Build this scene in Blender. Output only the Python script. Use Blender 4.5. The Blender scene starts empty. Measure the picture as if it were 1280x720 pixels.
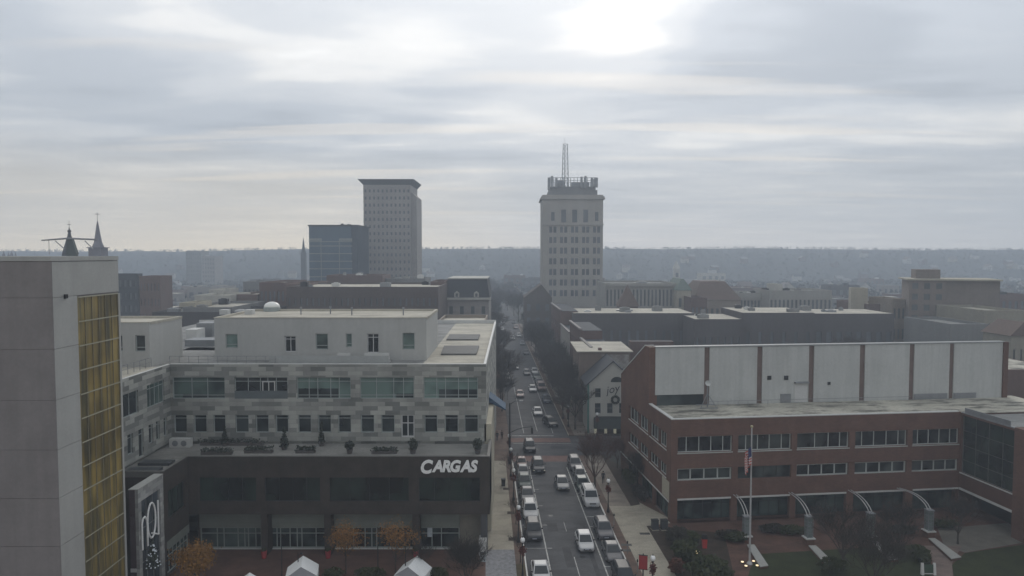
import bpy, math, random
import numpy as np
from mathutils import Vector, Matrix
R = math.radians
scene = bpy.context.scene
COL = scene.collection
F = 870.0; CX = 640.0; CY = 360.0; HC = 33.0
TH = math.atan(42.0 / 870.0); cT = math.cos(TH); sT = math.sin(TH)
CAM = Vector((0, 0, HC))

def ray(px, py):
    u = (px - CX) / F; v = (CY - py) / F
    return Vector((u, cT + v * sT, -sT + v * cT))
def G(px, py, z=0.0):
    d = ray(px, py); k = (z - HC) / d.z
    return CAM + d * k
def D(px, py, Y):
    d = ray(px, py); return CAM + d * (Y / d.y)
TS = (607.0 - 640.0) / 870.0            # street heading
def yx(Y): return (Y - 1.592) / .99884     # distance along the view axis -> world y on the ground
def ST(t, Y): return Vector((t + TS * Y, yx(Y), 0))
SANG = -math.atan(TS)                   # rotation about z of things aligned to the street

# ------------------------------------------------------------------ materials
def nt(name):
    m = bpy.data.materials.new(name); m.use_nodes = True
    n = m.node_tree; n.nodes.clear()
    out = n.nodes.new('ShaderNodeOutputMaterial'); b = n.nodes.new('ShaderNodeBsdfPrincipled')
    n.links.new(b.outputs[0], out.inputs[0])
    return m, n, b
def coords(n, kind='Object'):
    t = n.nodes.new('ShaderNodeTexCoord'); return t.outputs[kind]
def noise(n, vec, sc, det=3, rough=.55, scale3=None):
    if scale3:
        mp = n.nodes.new('ShaderNodeMapping'); mp.inputs['Scale'].default_value = scale3
        n.links.new(vec, mp.inputs[0]); vec = mp.outputs[0]
    t = n.nodes.new('ShaderNodeTexNoise'); t.inputs['Scale'].default_value = sc
    t.inputs['Detail'].default_value = det; t.inputs['Roughness'].default_value = rough
    n.links.new(vec, t.inputs['Vector']); return t.outputs['Fac']
def ramp(n, fac, a, ca, b, cb):
    r = n.nodes.new('ShaderNodeValToRGB'); e = r.color_ramp.elements
    e[0].position = a; e[0].color = (*ca, 1); e[1].position = b; e[1].color = (*cb, 1)
    n.links.new(fac, r.inputs[0]); return r.outputs[0]
def mul(n, c, fac, lo, hi, a=.3, b=.7):
    g = ramp(n, fac, a, (lo,) * 3, b, (hi,) * 3)
    mx = n.nodes.new('ShaderNodeMix'); mx.data_type = 'RGBA'; mx.blend_type = 'MULTIPLY'
    mx.inputs[0].default_value = 1
    n.links.new(c, mx.inputs[6]); n.links.new(g, mx.inputs[7]); return mx.outputs[2]
MATS = {}
def mat(name, col, rough=.8, var=.15, sc=.6, fine=.1, col2=None, metal=0., spec=.3, streak=0., stain=0., rnd=0., stain_sc=.25):
    if name in MATS: return MATS[name]
    m, n, b = nt(name)
    v = coords(n)
    c2 = col2 or tuple(x * (1 - var) for x in col)
    f1 = noise(n, v, sc, 4)
    c = ramp(n, f1, .35, c2, .65, col)
    if fine: c = mul(n, c, noise(n, v, sc * 11, 3), 1 - fine, 1 + fine * .5)
    if streak: c = mul(n, c, noise(n, v, 1.4, 4, .6, (1, 1, .06)), 1 - streak, 1.0)
    if stain: c = mul(n, c, noise(n, v, stain_sc, 6, .65, (.6, 1.5, 1)), 1 - stain, 1.0, .38, .52)
    if rnd:
        oi = n.nodes.new('ShaderNodeObjectInfo')
        c = mul(n, c, oi.outputs['Random'], 1 - rnd, 1 + rnd, 0., 1.)
    n.links.new(c, b.inputs['Base Color'])
    b.inputs['Roughness'].default_value = rough; b.inputs['Metallic'].default_value = metal
    b.inputs['Specular IOR Level'].default_value = spec
    MATS[name] = m; return m
def mbrick(name, c1, c2, mortar, w, h, msize=.02, rough=.85, spec=.25, streak=.12, mort_s=.1):
    m, n, b = nt(name); v = coords(n)
    s = n.nodes.new('ShaderNodeSeparateXYZ'); n.links.new(v, s.inputs[0])
    a = n.nodes.new('ShaderNodeMath'); a.operation = 'ADD'
    n.links.new(s.outputs[0], a.inputs[0]); n.links.new(s.outputs[1], a.inputs[1])
    cb = n.nodes.new('ShaderNodeCombineXYZ'); n.links.new(a.outputs[0], cb.inputs[0]); n.links.new(s.outputs[2], cb.inputs[1])
    br = n.nodes.new('ShaderNodeTexBrick'); n.links.new(cb.outputs[0], br.inputs['Vector'])
    br.inputs['Color1'].default_value = (*c1, 1); br.inputs['Color2'].default_value = (*c2, 1); br.inputs['Mortar'].default_value = (*mortar, 1)
    br.inputs['Scale'].default_value = 1; br.inputs['Brick Width'].default_value = w; br.inputs['Row Height'].default_value = h
    br.inputs['Mortar Size'].default_value = msize; br.inputs['Mortar Smooth'].default_value = mort_s; br.offset = .5
    c = br.outputs[0]
    c = mul(n, c, noise(n, v, .35, 5), .8, 1.1)
    c = mul(n, c, noise(n, v, 1.2, 4, .6, (1, 1, .07)), 1 - streak, 1.0)
    n.links.new(c, b.inputs['Base Color']); b.inputs['Roughness'].default_value = rough; b.inputs['Specular IOR Level'].default_value = spec
    MATS[name] = m; return m
def mglass(name, dark, light, rough=.12, thr=.5, sc=.5, spec=.5, rv=1.0):
    """window glass: dark rooms and pale blinds that differ from window to window"""
    m, n, b = nt(name); v = coords(n)
    oi = n.nodes.new('ShaderNodeObjectInfo')
    ad = n.nodes.new('ShaderNodeVectorMath'); ad.operation = 'ADD'
    cm = n.nodes.new('ShaderNodeCombineXYZ')
    k = n.nodes.new('ShaderNodeMath'); k.operation = 'MULTIPLY'; k.inputs[1].default_value = 91.
    n.links.new(oi.outputs['Random'], k.inputs[0])
    n.links.new(k.outputs[0], cm.inputs[0]); n.links.new(k.outputs[0], cm.inputs[2])
    n.links.new(v, ad.inputs[0]); n.links.new(cm.outputs[0], ad.inputs[1])
    f = noise(n, ad.outputs[0], sc, 2, .4)
    c = ramp(n, f, thr - .12, dark, thr + .12, light)
    c = mul(n, c, oi.outputs['Random'], 1 - .35 * rv, 1 + .35 * rv, 0, 1)
    n.links.new(c, b.inputs['Base Color']); b.inputs['Roughness'].default_value = rough; b.inputs['Specular IOR Level'].default_value = spec
    MATS[name] = m; return m
def memit(name, col, s, base=(.8, .8, .8)):
    m, n, b = nt(name)
    b.inputs['Base Color'].default_value = (*base, 1); b.inputs['Emission Color'].default_value = (*col, 1); b.inputs['Emission Strength'].default_value = s
    MATS[name] = m; return m

# ------------------------------------------------------------------ mesh builder
class MB:
    def __init__(s): s.v = []; s.f = []; s.m = []
    def add(s, vs, fs, mi=0, M=None):
        o = len(s.v)
        for p in vs:
            p = Vector(p)
            s.v.append(tuple(M @ p) if M is not None else tuple(p))
        for f in fs: s.f.append(tuple(i + o for i in f)); s.m.append(mi)
        return s
    def box(s, x0, x1, y0, y1, z0, z1, mi=0, M=None):
        if x1 < x0: x0, x1 = x1, x0
        if y1 < y0: y0, y1 = y1, y0
        if z1 < z0: z0, z1 = z1, z0
        return s.add([(x0, y0, z0), (x1, y0, z0), (x1, y1, z0), (x0, y1, z0), (x0, y0, z1), (x1, y0, z1), (x1, y1, z1), (x0, y1, z1)],
                     [(0, 3, 2, 1), (4, 5, 6, 7), (0, 1, 5, 4), (1, 2, 6, 5), (2, 3, 7, 6), (3, 0, 4, 7)], mi, M)
    def hexa(s, b, t, mi=0, M=None):
        return s.add(list(b) + list(t), [(0, 3, 2, 1), (4, 5, 6, 7), (0, 1, 5, 4), (1, 2, 6, 5), (2, 3, 7, 6), (3, 0, 4, 7)], mi, M)
    def prism(s, pts, z0, z1, mi=0, M=None):
        n = len(pts)
        vs = [(p[0], p[1], z0) for p in pts] + [(p[0], p[1], z1) for p in pts]
        fs = [tuple(range(n))[::-1], tuple(range(n, 2 * n))] + [(i, (i + 1) % n, n + (i + 1) % n, n + i) for i in range(n)]
        return s.add(vs, fs, mi, M)
    def xprism(s, pts, x0, x1, mi=0, M=None):      # pts in (y,z)
        n = len(pts)
        vs = [(x0, p[0], p[1]) for p in pts] + [(x1, p[0], p[1]) for p in pts]
        fs = [tuple(range(n))[::-1], tuple(range(n, 2 * n))] + [(i, (i + 1) % n, n + (i + 1) % n, n + i) for i in range(n)]
        return s.add(vs, fs, mi, M)
    def yprism(s, pts, y0, y1, mi=0, M=None):      # pts in (x,z)
        n = len(pts)
        vs = [(p[0], y0, p[1]) for p in pts] + [(p[0], y1, p[1]) for p in pts]
        fs = [tuple(range(n))[::-1], tuple(range(n, 2 * n))] + [(i, (i + 1) % n, n + (i + 1) % n, n + i) for i in range(n)]
        return s.add(vs, fs, mi, M)
    def tube(s, a, b, r0, r1=None, n=6, mi=0, cap=True):
        a = Vector(a); b = Vector(b); r1 = r0 if r1 is None else r1
        d = (b - a)
        if d.length < 1e-6: return s
        d.normalize(); u = d.orthogonal().normalized(); w = d.cross(u)
        vs = []
        for c, r in ((a, r0), (b, r1)):
            for i in range(n):
                q = 2 * math.pi * i / n; vs.append(c + u * (r * math.cos(q)) + w * (r * math.sin(q)))
        fs = [(i, (i + 1) % n, n + (i + 1) % n, n + i) for i in range(n)]
        if cap: fs += [tuple(range(n))[::-1], tuple(range(n, 2 * n))]
        return s.add(vs, fs, mi)
    def lathe(s, prof, n=12, c=(0, 0, 0), mi=0):
        vs = []; fs = []
        for r, z in prof:
            for i in range(n):
                q = 2 * math.pi * i / n; vs.append((c[0] + r * math.cos(q), c[1] + r * math.sin(q), c[2] + z))
        for k in range(len(prof) - 1):
            for i in range(n): fs.append((k * n + i, k * n + (i + 1) % n, (k + 1) * n + (i + 1) % n, (k + 1) * n + i))
        fs += [tuple(range(n))[::-1], tuple(range((len(prof) - 1) * n, len(prof) * n))]
        return s.add(vs, fs, mi)
    def path(s, pts, r, n=6, mi=0):
        for a, b in zip(pts[:-1], pts[1:]): s.tube(a, b, r, r, n, mi)
        return s
    def mesh(s, name, mats, smooth=False):
        me = bpy.data.meshes.new(name); me.from_pydata(s.v, [], s.f)
        for m in (mats if isinstance(mats, (list, tuple)) else [mats]): me.materials.append(m)
        if any(s.m): me.polygons.foreach_set('material_index', s.m)
        if smooth: me.polygons.foreach_set('use_smooth', [True] * len(s.f))
        me.update(); return me

def tag(o, label=None, cat=None, group=None, kind=None):
    if label: o['label'] = label
    if cat: o['category'] = cat
    if group: o['group'] = group
    if kind: o['kind'] = kind
    return o
def link(name, me, parent=None, loc=(0, 0, 0), rz=0.):
    o = bpy.data.objects.new(name, me); COL.objects.link(o)
    o.location = loc; o.rotation_euler = (0, 0, rz)
    if parent is not None: o.parent = parent
    return o
def copy_tree(o, parent=None):
    c = o.copy(); COL.objects.link(c); c.parent = parent
    for ch in list(KIDS.get(o.name, [])):
        k = copy_tree(ch, c); KIDS.setdefault(c.name, []).append(k)
    return c
KIDS = {}
def recolour(o, i, m):
    o.material_slots[i].link = 'OBJECT'; o.material_slots[i].material = m

class Thing:
    def __init__(s, name, label, cat, loc, rz=0., group=None):
        s.o = bpy.data.objects.new(name, None); COL.objects.link(s.o)
        s.o.empty_display_size = .5
        s.o.location = loc; s.o.rotation_euler = (0, 0, rz); tag(s.o, label, cat, group)
        s.loc = Vector(loc); s.rz = rz
        s.inv = Matrix.Rotation(-rz, 3, 'Z')
    def lr(s, px, py):
        return s.inv @ (CAM - s.loc), s.inv @ ray(px, py)
    def fy(s, px, py, y=0.):            # pixel on local plane y -> (x,z)
        o, d = s.lr(px, py); k = (y - o.y) / d.y; p = o + d * k; return p.x, p.z
    def fx(s, px, py, x=0.):            # pixel on local plane x -> (y,z)
        o, d = s.lr(px, py); k = (x - o.x) / d.x; p = o + d * k; return p.y, p.z
    def fz(s, px, py, z=0.):
        o, d = s.lr(px, py); k = (z - o.z) / d.z; p = o + d * k; return p.x, p.y
    def part(s, name, mb, mats, parent=None, smooth=False, label=None):
        me = mb.mesh(name, mats, smooth) if isinstance(mb, MB) else mb
        pr = parent or s.o
        o = link(name, me, pr); KIDS.setdefault(pr.name, []).append(o)
        if label: o['label'] = label
        return o
FRONT = Matrix.Identity(4)
def RIGHT(X):    # facade facing +x at x=X : (a, depth, z) -> (X-depth, a, z)
    return Matrix(((0, -1, 0, X), (1, 0, 0, 0), (0, 0, 1, 0), (0, 0, 0, 1)))
def LEFT(X):     # facade facing -x at x=X
    return Matrix(((0, 1, 0, X), (1, 0, 0, 0), (0, 0, 1, 0), (0, 0, 0, 1)))
def FY(Y): return Matrix.Translation((0, Y, 0))
def facade(mb, M, x0, x1, z0, z1, holes, d=.3, mi=0):
    xs = sorted(set([x0, x1] + [min(max(h[i], x0), x1) for h in holes for i in (0, 1)]))
    zs = sorted(set([z0, z1] + [min(max(h[i], z0), z1) for h in holes for i in (2, 3)]))
    for k in range(len(zs) - 1):
        if zs[k + 1] - zs[k] < 1e-4: continue
        zc = (zs[k] + zs[k + 1]) / 2; run = None
        for i in range(len(xs) - 1):
            xc = (xs[i] + xs[i + 1]) / 2
            inh = any(h[0] < xc < h[1] and h[2] < zc < h[3] for h in holes)
            if not inh and run is None: run = xs[i]
            if (inh) and run is not None:
                if xs[i] - run > 1e-4: mb.box(run, xs[i], 0, d, zs[k], zs[k + 1], mi, M)
                run = None
        if run is not None and xs[-1] - run > 1e-4: mb.box(run, xs[-1], 0, d, zs[k], zs[k + 1], mi, M)
def window(T, M, h, mf, mg, nx=1, zs=(), d=.3, fw=.07, name='window', sub='pane', xs=None, cell=None):
    """frame with mullions as a part, its pane as a sub-part"""
    x0, x1, z0, z1 = h; f = MB(); fo = d - .14
    f.box(x0, x1, fo, d - .02, z0, z0 + fw, 0, M); f.box(x0, x1, fo, d - .02, z1 - fw, z1, 0, M)
    f.box(x0, x0 + fw, fo, d - .02, z0 + fw, z1 - fw, 0, M); f.box(x1 - fw, x1, fo, d - .02, z0 + fw, z1 - fw, 0, M)
    xx = xs if xs is not None else [x0 + (x1 - x0) * i / nx for i in range(1, nx)]
    for q in xx: f.box(q - fw * .45, q + fw * .45, fo + .02, d - .02, z0 + fw, z1 - fw, 0, M)
    for q in zs:
        zz = z0 + (z1 - z0) * q; f.box(x0 + fw, x1 - fw, fo + .035, d - .02, zz - fw * .4, zz + fw * .4, 0, M)
    w = T.part(name, f, mf)
    g = MB(); g.box(x0 + .01, x1 - .01, d - .05, d - .012, z0 + .01, z1 - .01, 0, M)
    T.part(sub, g, mg, w)
    return w
def structure(name, mb, m, **k):
    o = link(name, mb.mesh(name, m)); o['kind'] = 'structure'; return o
def roofed(T, mw, mr, x0, x1, y0, y1, z0, z1, par=.4, pt=.25, mp=None, back=True, ywall=None):
    """wall box with a parapet ring and a separate roof sheet (front skin added by caller through ywall)"""
    w = MB(); yy = y0 if ywall is None else ywall
    w.box(x0, x1, yy, y1, z0, z1 - par)
    T.part('wall', w, mw)
    p = MB(); p.box(x0, x1, yy, yy + pt, z1 - par, z1); p.box(x0, x1, y1 - pt, y1, z1 - par, z1)
    p.box(x0, x0 + pt, yy + pt, y1 - pt, z1 - par, z1); p.box(x1 - pt, x1, yy + pt, y1 - pt, z1 - par, z1)
    T.part('parapet', p, mp or mw)
    r = MB(); r.box(x0 + pt, x1 - pt, yy + pt, y1 - pt, z1 - par + .004, z1 - par + .05)
    return T.part('roof', r, mr)
# ------------------------------------------------------------------ camera, sky, sun, air
cam = bpy.data.objects.new('camera', bpy.data.cameras.new('camera')); COL.objects.link(cam)
cam.location = CAM; cam.rotation_euler = (R(90) - TH, 0, 0)
cam.data.sensor_width = 36; cam.data.lens = 870.0 / 1280 * 36; cam.data.clip_start = .5; cam.data.clip_end = 40000
scene.camera = cam
SAZ = R(9); SEL = R(27)
sd = Vector((math.sin(SAZ) * math.cos(SEL), math.cos(SAZ) * math.cos(SEL), math.sin(SEL)))
sun = bpy.data.objects.new('sun', bpy.data.lights.new('sun', 'SUN')); COL.objects.link(sun)
sun.data.energy = 1.1; sun.data.angle = R(16); sun.data.color = (1, .95, .88)
sun.rotation_euler = sd.to_track_quat('Z', 'Y').to_euler()

w = bpy.data.worlds.new('World'); scene.world = w; w.use_nodes = True
n = w.node_tree; n.nodes.clear()
out = n.nodes.new('ShaderNodeOutputWorld'); bg1 = n.nodes.new('ShaderNodeBackground'); bg2 = n.nodes.new('ShaderNodeBackground')
sky = n.nodes.new('ShaderNodeTexSky'); sky.sky_type = 'NISHITA'; sky.sun_disc = False; sky.sun_elevation = SEL; sky.sun_rotation = SAZ
n.links.new(sky.outputs[0], bg1.inputs[0]); bg1.inputs[1].default_value = .07
tc = n.nodes.new('ShaderNodeTexCoord'); sp = n.nodes.new('ShaderNodeSeparateXYZ'); n.links.new(tc.outputs['Generated'], sp.inputs[0])
def mth(op, a, b=None, c=None):
    t = n.nodes.new('ShaderNodeMath'); t.operation = op
    for i, x in enumerate((a, b, c)):
        if x is None: continue
        if isinstance(x, (int, float)): t.inputs[i].default_value = x
        else: n.links.new(x, t.inputs[i])
    return t.outputs[0]
zc = mth('MAXIMUM', sp.outputs[2], 0.0); zz = mth('ADD', zc, .045)
cv = n.nodes.new('ShaderNodeCombineXYZ')
n.links.new(mth('DIVIDE', sp.outputs[0], zz), cv.inputs[0]); n.links.new(mth('DIVIDE', sp.outputs[1], zz), cv.inputs[1])
def wn(sc, det, rough, s3, dist=0., off=(0, 0, 0)):
    mp = n.nodes.new('ShaderNodeMapping'); mp.inputs['Scale'].default_value = s3; mp.inputs['Location'].default_value = off
    mp.inputs['Rotation'].default_value = (0, 0, R(14))
    n.links.new(cv.outputs[0], mp.inputs[0])
    t = n.nodes.new('ShaderNodeTexNoise'); t.inputs['Scale'].default_value = sc; t.inputs['Detail'].default_value = det
    t.inputs['Roughness'].default_value = rough; t.inputs['Distortion'].default_value = dist
    n.links.new(mp.outputs[0], t.inputs['Vector']); return t.outputs['Fac']
big = wn(.75, 2, .45, (.75, .9, 1), .2, (3.1, 1.7, 0)); med = wn(1.6, 4, .5, (.55, 1.1, 1), .3, (7.3, 2, 0)); 
def wramp(f, stops):
    r = n.nodes.new('ShaderNodeValToRGB'); e = r.color_ramp.elements
    e[0].position, e[0].color = stops[0][0], (*stops[0][1], 1); e[1].position, e[1].color = stops[-1][0], (*stops[-1][1], 1)
    for p, c in stops[1:-1]:
        q = e.new(p); q.color = (*c, 1)
    r.color_ramp.interpolation = 'EASE'
    n.links.new(f, r.inputs[0]); return r.outputs[0]
f = mth('ADD', mth('MULTIPLY', big, .6), mth('MULTIPLY', med, .4))
# glow of the hidden sun: brighter cloud round it
dt = n.nodes.new('ShaderNodeVectorMath'); dt.operation = 'DOT_PRODUCT'
gd = ray(790, 45).normalized(); n.links.new(tc.outputs['Generated'], dt.inputs[0]); dt.inputs[1].default_value = gd
glow = mth('POWER', mth('MAXIMUM', dt.outputs['Value'], 0.), 9.0); tight = mth('ADD', mth('MULTIPLY', mth('POWER', mth('MAXIMUM', dt.outputs['Value'], 0.), 260.0), 1.3), mth('MULTIPLY', mth('POWER', mth('MAXIMUM', dt.outputs['Value'], 0.), 30.0), .35))
f2 = mth('ADD', f, mth('MULTIPLY', tight, .10))
cl = wramp(f2, [(.37, (.315, .34, .375)), (.47, (.39, .415, .45)), (.55, (.48, .495, .515)), (.63, (.62, .615, .605)), (.76, (1.0, .98, .95))])
# thin lit breaks between the streets of cloud, lower down
st = wn(1.5, 4, .5, (.16, 1.2, 1), .3, (1.3, 5.2, 0))
stm = mth('MULTIPLY', mth('MULTIPLY', wramp(st, [(.56, (0,) * 3), (.66, (1,) * 3)]), wramp(zc, [(.0, (.2,) * 3), (.06, (1,) * 3), (.22, (.5,) * 3), (.35, (0,) * 3)])), .55)
mx = n.nodes.new('ShaderNodeMix'); mx.data_type = 'RGBA'; n.links.new(stm, mx.inputs[0]); n.links.new(cl, mx.inputs[6]); mx.inputs[7].default_value = (.74, .66, .56, 1)
# dim warm band at the horizon, warmest to the left
hz = wramp(zc, [(0., (1,) * 3), (.045, (.75,) * 3), (.16, (0,) * 3)])
lf = wramp(mth('ADD', mth('MULTIPLY', sp.outputs[0], -1.), .5), [(.35, (.46, .45, .44)), (.85, (.84, .69, .47))])
m2 = n.nodes.new('ShaderNodeMix'); m2.data_type = 'RGBA'; n.links.new(mth('MULTIPLY', hz, .80), m2.inputs[0]); n.links.new(mx.outputs[2], m2.inputs[6]); n.links.new(lf, m2.inputs[7])
el = wramp(zc, [(0., (1.08,) * 3), (.10, (.90,) * 3), (.40, (1.22,) * 3)])
m3 = n.nodes.new('ShaderNodeMix'); m3.data_type = 'RGBA'; m3.blend_type = 'MULTIPLY'; m3.inputs[0].default_value = 1; n.links.new(m2.outputs[2], m3.inputs[6]); n.links.new(el, m3.inputs[7])
n.links.new(m3.outputs[2], bg2.inputs[0])
n.links.new(mth('ADD', 1.36, mth('MULTIPLY', glow, .22)), bg2.inputs[1])
ms = n.nodes.new('ShaderNodeMixShader'); ms.inputs[0].default_value = .93
n.links.new(bg1.outputs[0], ms.inputs[1]); n.links.new(bg2.outputs[0], ms.inputs[2]); n.links.new(ms.outputs[0], out.inputs[0])
scene.view_settings.view_transform = 'Standard'; scene.view_settings.look = 'None'
scene.view_settings.exposure = 0.14; scene.view_settings.gamma = 1.0

hb = MB().box(-2300, 2300, -60, 1180, -30, 120)
hm = bpy.data.materials.new('haze'); hm.use_nodes = True; hn = hm.node_tree; hn.nodes.clear()
ho = hn.nodes.new('ShaderNodeOutputMaterial'); hv = hn.nodes.new('ShaderNodeVolumePrincipled')
hv.inputs['Color'].default_value = (.68, .77, .88, 1); hv.inputs['Density'].default_value = .00088; hv.inputs['Anisotropy'].default_value = .25
hn.links.new(hv.outputs[0], ho.inputs['Volume'])
haze = link('haze', hb.mesh('haze', hm)); haze['kind'] = 'stuff'

# ------------------------------------------------------------------ shared materials
m_ground = mat('ground_far', (.055, .055, .05), .95, .35, .02, .2)
m_asph = mat('asphalt', (.082, .082, .086), .9, .25, .35, .18, stain=.3, streak=0)
m_conc = mat('walk_concrete', (.33, .30, .24), .9, .16, .5, .12, stain=.22)
m_gran = mat('walk_granite', (.25, .25, .26), .9, .35, 3.0, .3)
m_bpave = mat('brick_paving', (.115, .062, .046), .9, .3, .6, .2, stain=.3)
m_bstrip = mat('brick_strip', (.13, .085, .065), .9, .3, .8, .2, stain=.3)
m_earth = mat('tree_strip_soil', (.085, .065, .035), .95, .4, 1.2, .3)
m_paint = mat('road_paint', (.46, .46, .44), .8, .45, 2.2, .3)
m_xwalk = mat('crossing_brick', (.17, .10, .085), .9, .25, .8, .2)
m_lawn_base = mat('lawn', (.034, .042, .014), .95, .35, .5, .3)
m_white = mat('white_trim', (.52, .52, .50), .6, .1, 1, .05)
m_steel = mat('grey_metal', (.25, .26, .27), .5, .15, 1, .05, metal=.4)
m_black = mat('black_metal', (.02, .02, .022), .6, .2, 1, .05)
m_glassd = mglass('dark_window_glass', (.012, .016, .018), (.05, .062, .062), .15, .55, .35)
m_glasst = mglass('teal_blind_glass', (.035, .05, .05), (.125, .185, .165), .25, .44, .3)

# ------------------------------------------------------------------ ground, roads, pavements
g = MB(); g.box(-9000, 9000, -400, 14000, -.5, -.03); structure('ground', g, m_ground)
def strip(name, t0, t1, Y0, Y1, z, m, thick=.0):
    a, b, c, d = ST(t0, Y0), ST(t1, Y0), ST(t1, Y1), ST(t0, Y1)
    mb = MB().prism([a, b, c, d], z - thick if thick else z - .003, z)
    return structure(name, mb, m)
def poly(name, pts, z, m, thick=.1, kind='structure'):
    mb = MB().prism([(p.x, p.y) for p in pts], z - thick, z); return structure(name, mb, m)
strip('street', 4.35, 15.05, 30, 720, 0.0, m_asph, .02)
# side street going off to the right
poly('side_street', [ST(15.05, 114.5), Vector((120, 126, 0)), Vector((120, 139, 0)), ST(15.05, 125.5)], 0.0, m_asph, .02)
def walk(name, t0, t1, Y0, Y1, m, z=.13): return strip(name, t0, t1, Y0, Y1, z, m, .2)
walk('kerb', 4.20, 4.35, 30, 111, m_white, .135); walk('kerb', 15.05, 15.2, 30, 114, m_white, .135)
walk('kerb', 15.05, 15.2, 127, 330, m_conc, .135)
walk('sidewalk', .0, 3.2, 30, 77.6, m_gran); walk('sidewalk', .0, 3.2, 77.6, 111, m_conc)
walk('sidewalk', -.6, 4.2, 111, 330, m_bstrip)
walk('tree_strip', 3.2, 4.2, 30, 74, m_earth); walk('tree_strip', 3.2, 4.2, 74, 111, m_bstrip)
walk('brick_strip', 15.2, 16.15, 30, 114, m_bstrip); walk('brick_strip', 15.2, 16.15, 127, 330, m_bstrip)
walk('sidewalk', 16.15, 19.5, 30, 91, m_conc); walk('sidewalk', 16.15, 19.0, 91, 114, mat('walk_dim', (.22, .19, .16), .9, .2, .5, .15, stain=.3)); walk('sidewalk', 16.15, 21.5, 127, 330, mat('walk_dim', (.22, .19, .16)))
# plaza left
poly('plaza', [Vector((-60, 30, 0)), ST(0, 30), ST(0, 79), Vector((-60, 77, 0))], .125, m_bpave, .2)
# right grounds
sw = [ST(19.5, 30), Vector((90, 30, 0)), Vector((90, 100, 0)), ST(19.5, 100)]
poly('planting_soil', [ST(19.5, 30), G(960, 900), G(905, 668), G(846, 662), ST(19.5, 84.5)], .15, mat('bed_soil', (.05, .035, .025), .95, .4, 1, .3), .25)
poly('plaza', sw, .12, m_bpave, .2)
poly('pavement', [ST(19.4, 84.3), G(840, 655), G(838, 650), G(800, 630), ST(19.0, 96), ST(19.0, 84.3)], .16, m_conc, .2)
poly('planting_soil', [ST(19.0, 91), G(800, 632), G(778, 585), ST(19.0, 114)], .17, mat('bed_soil', (.05, .035, .025)), .25)
poly('lawn', [G(951, 694), G(1150, 682), G(1163, 696), G(1166, 740), G(930, 740), G(938, 712)], .15, m_lawn_base, .2)
poly('lawn', [G(1206, 693), G(1282, 682), G(1330, 700), G(1330, 760), G(1196, 750), G(1190, 708)], .15, m_lawn_base, .2)
m_ppath = mat('pink_path', (.19, .145, .125), .9, .25, .6, .15, stain=.3)
poly('path', [G(1152, 683.5), G(1202, 684), G(1190, 706), G(1194, 760), G(1170, 760), G(1165, 700)], .14, m_ppath, .2)
poly('pavement', [G(1172, 662), G(1260, 655), G(1300, 676), G(1206, 692), G(1180, 683)], .135, mat('plaza_grey', (.15, .14, .12), .9, .25, .6, .15), .2)
# painted marks
pm = MB()
def mark(t0, t1, Y0, Y1, z=.004):
    a, b, c, d = ST(t0, Y0), ST(t1, Y0), ST(t1, Y1), ST(t0, Y1); pm.add([(q.x, q.y, z) for q in (a, b, c, d)], [(0, 1, 2, 3)])
mark(6.72, 6.86, 55, 108.5); mark(12.52, 12.66, 55, 108)
mark(9.62, 9.71, 62, 76)
for Y in (83,): mark(9.62, 9.68, Y, Y + 3)
for Y in (70.5, 78.2, 84.9, 91.4, 97.8, 104): mark(6.86, 7.5, Y, Y + .12); mark(4.4, 6.72, Y, Y + .1)
for Y in (73.6, 84.4, 87.6, 96.2): mark(12.66, 15.0, Y, Y + .12)
mark(7.0, 7.12, 128.5, 190); mark(12.4, 12.5, 128.5, 200); mark(9.6, 9.72, 130, 146)
mark(4.8, 12.4, 126.6, 126.95); mark(4.8, 15, 121.5, 121.65)
structure('road_marking', pm, m_paint)
xm = MB()
for Y0, Y1 in ((111.0, 114.2), (122.4, 125.2)):
    a, b, c, d = ST(4.36, Y0), ST(15.04, Y0), ST(15.04, Y1), ST(4.36, Y1); xm.add([(q.x, q.y, .003) for q in (a, b, c, d)], [(0, 1, 2, 3)])
structure('brick_crossing', xm, m_xwalk)
# asphalt patches and covers
mh = MB()
for t, Y in ((8.2, 88), (11.0, 101), (8.9, 118), (10.6, 76), (8.0, 137)):
    p = ST(t, Y); mh.prism([(p.x + .33 * math.cos(a * math.pi / 6), p.y + .33 * math.sin(a * math.pi / 6)) for a in range(12)], .002, .006)
structure('manhole_cover', mh, m_black)
pt = MB()
for t, Y, w_, l_ in ((7.4, 83, 1.3, 2.6), (10.4, 95, 1.8, 3.4), (8.6, 73.5, .9, 5.0), (11.2, 118, 2.4, 1.8), (6.9, 120, 1.6, 2.2), (9.8, 150, 1.5, 5), (8.0, 104, .5, 9), (11.4, 70, .5, 7)):
    a, b, c, d = ST(t, Y), ST(t + w_, Y), ST(t + w_, Y + l_), ST(t, Y + l_); pt.add([(q.x, q.y, .0015) for q in (a, b, c, d)], [(0, 1, 2, 3)])
structure('asphalt_patch', pt, mat('patch_asphalt', (.055, .055, .058), .9, .3, .8, .2))
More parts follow.
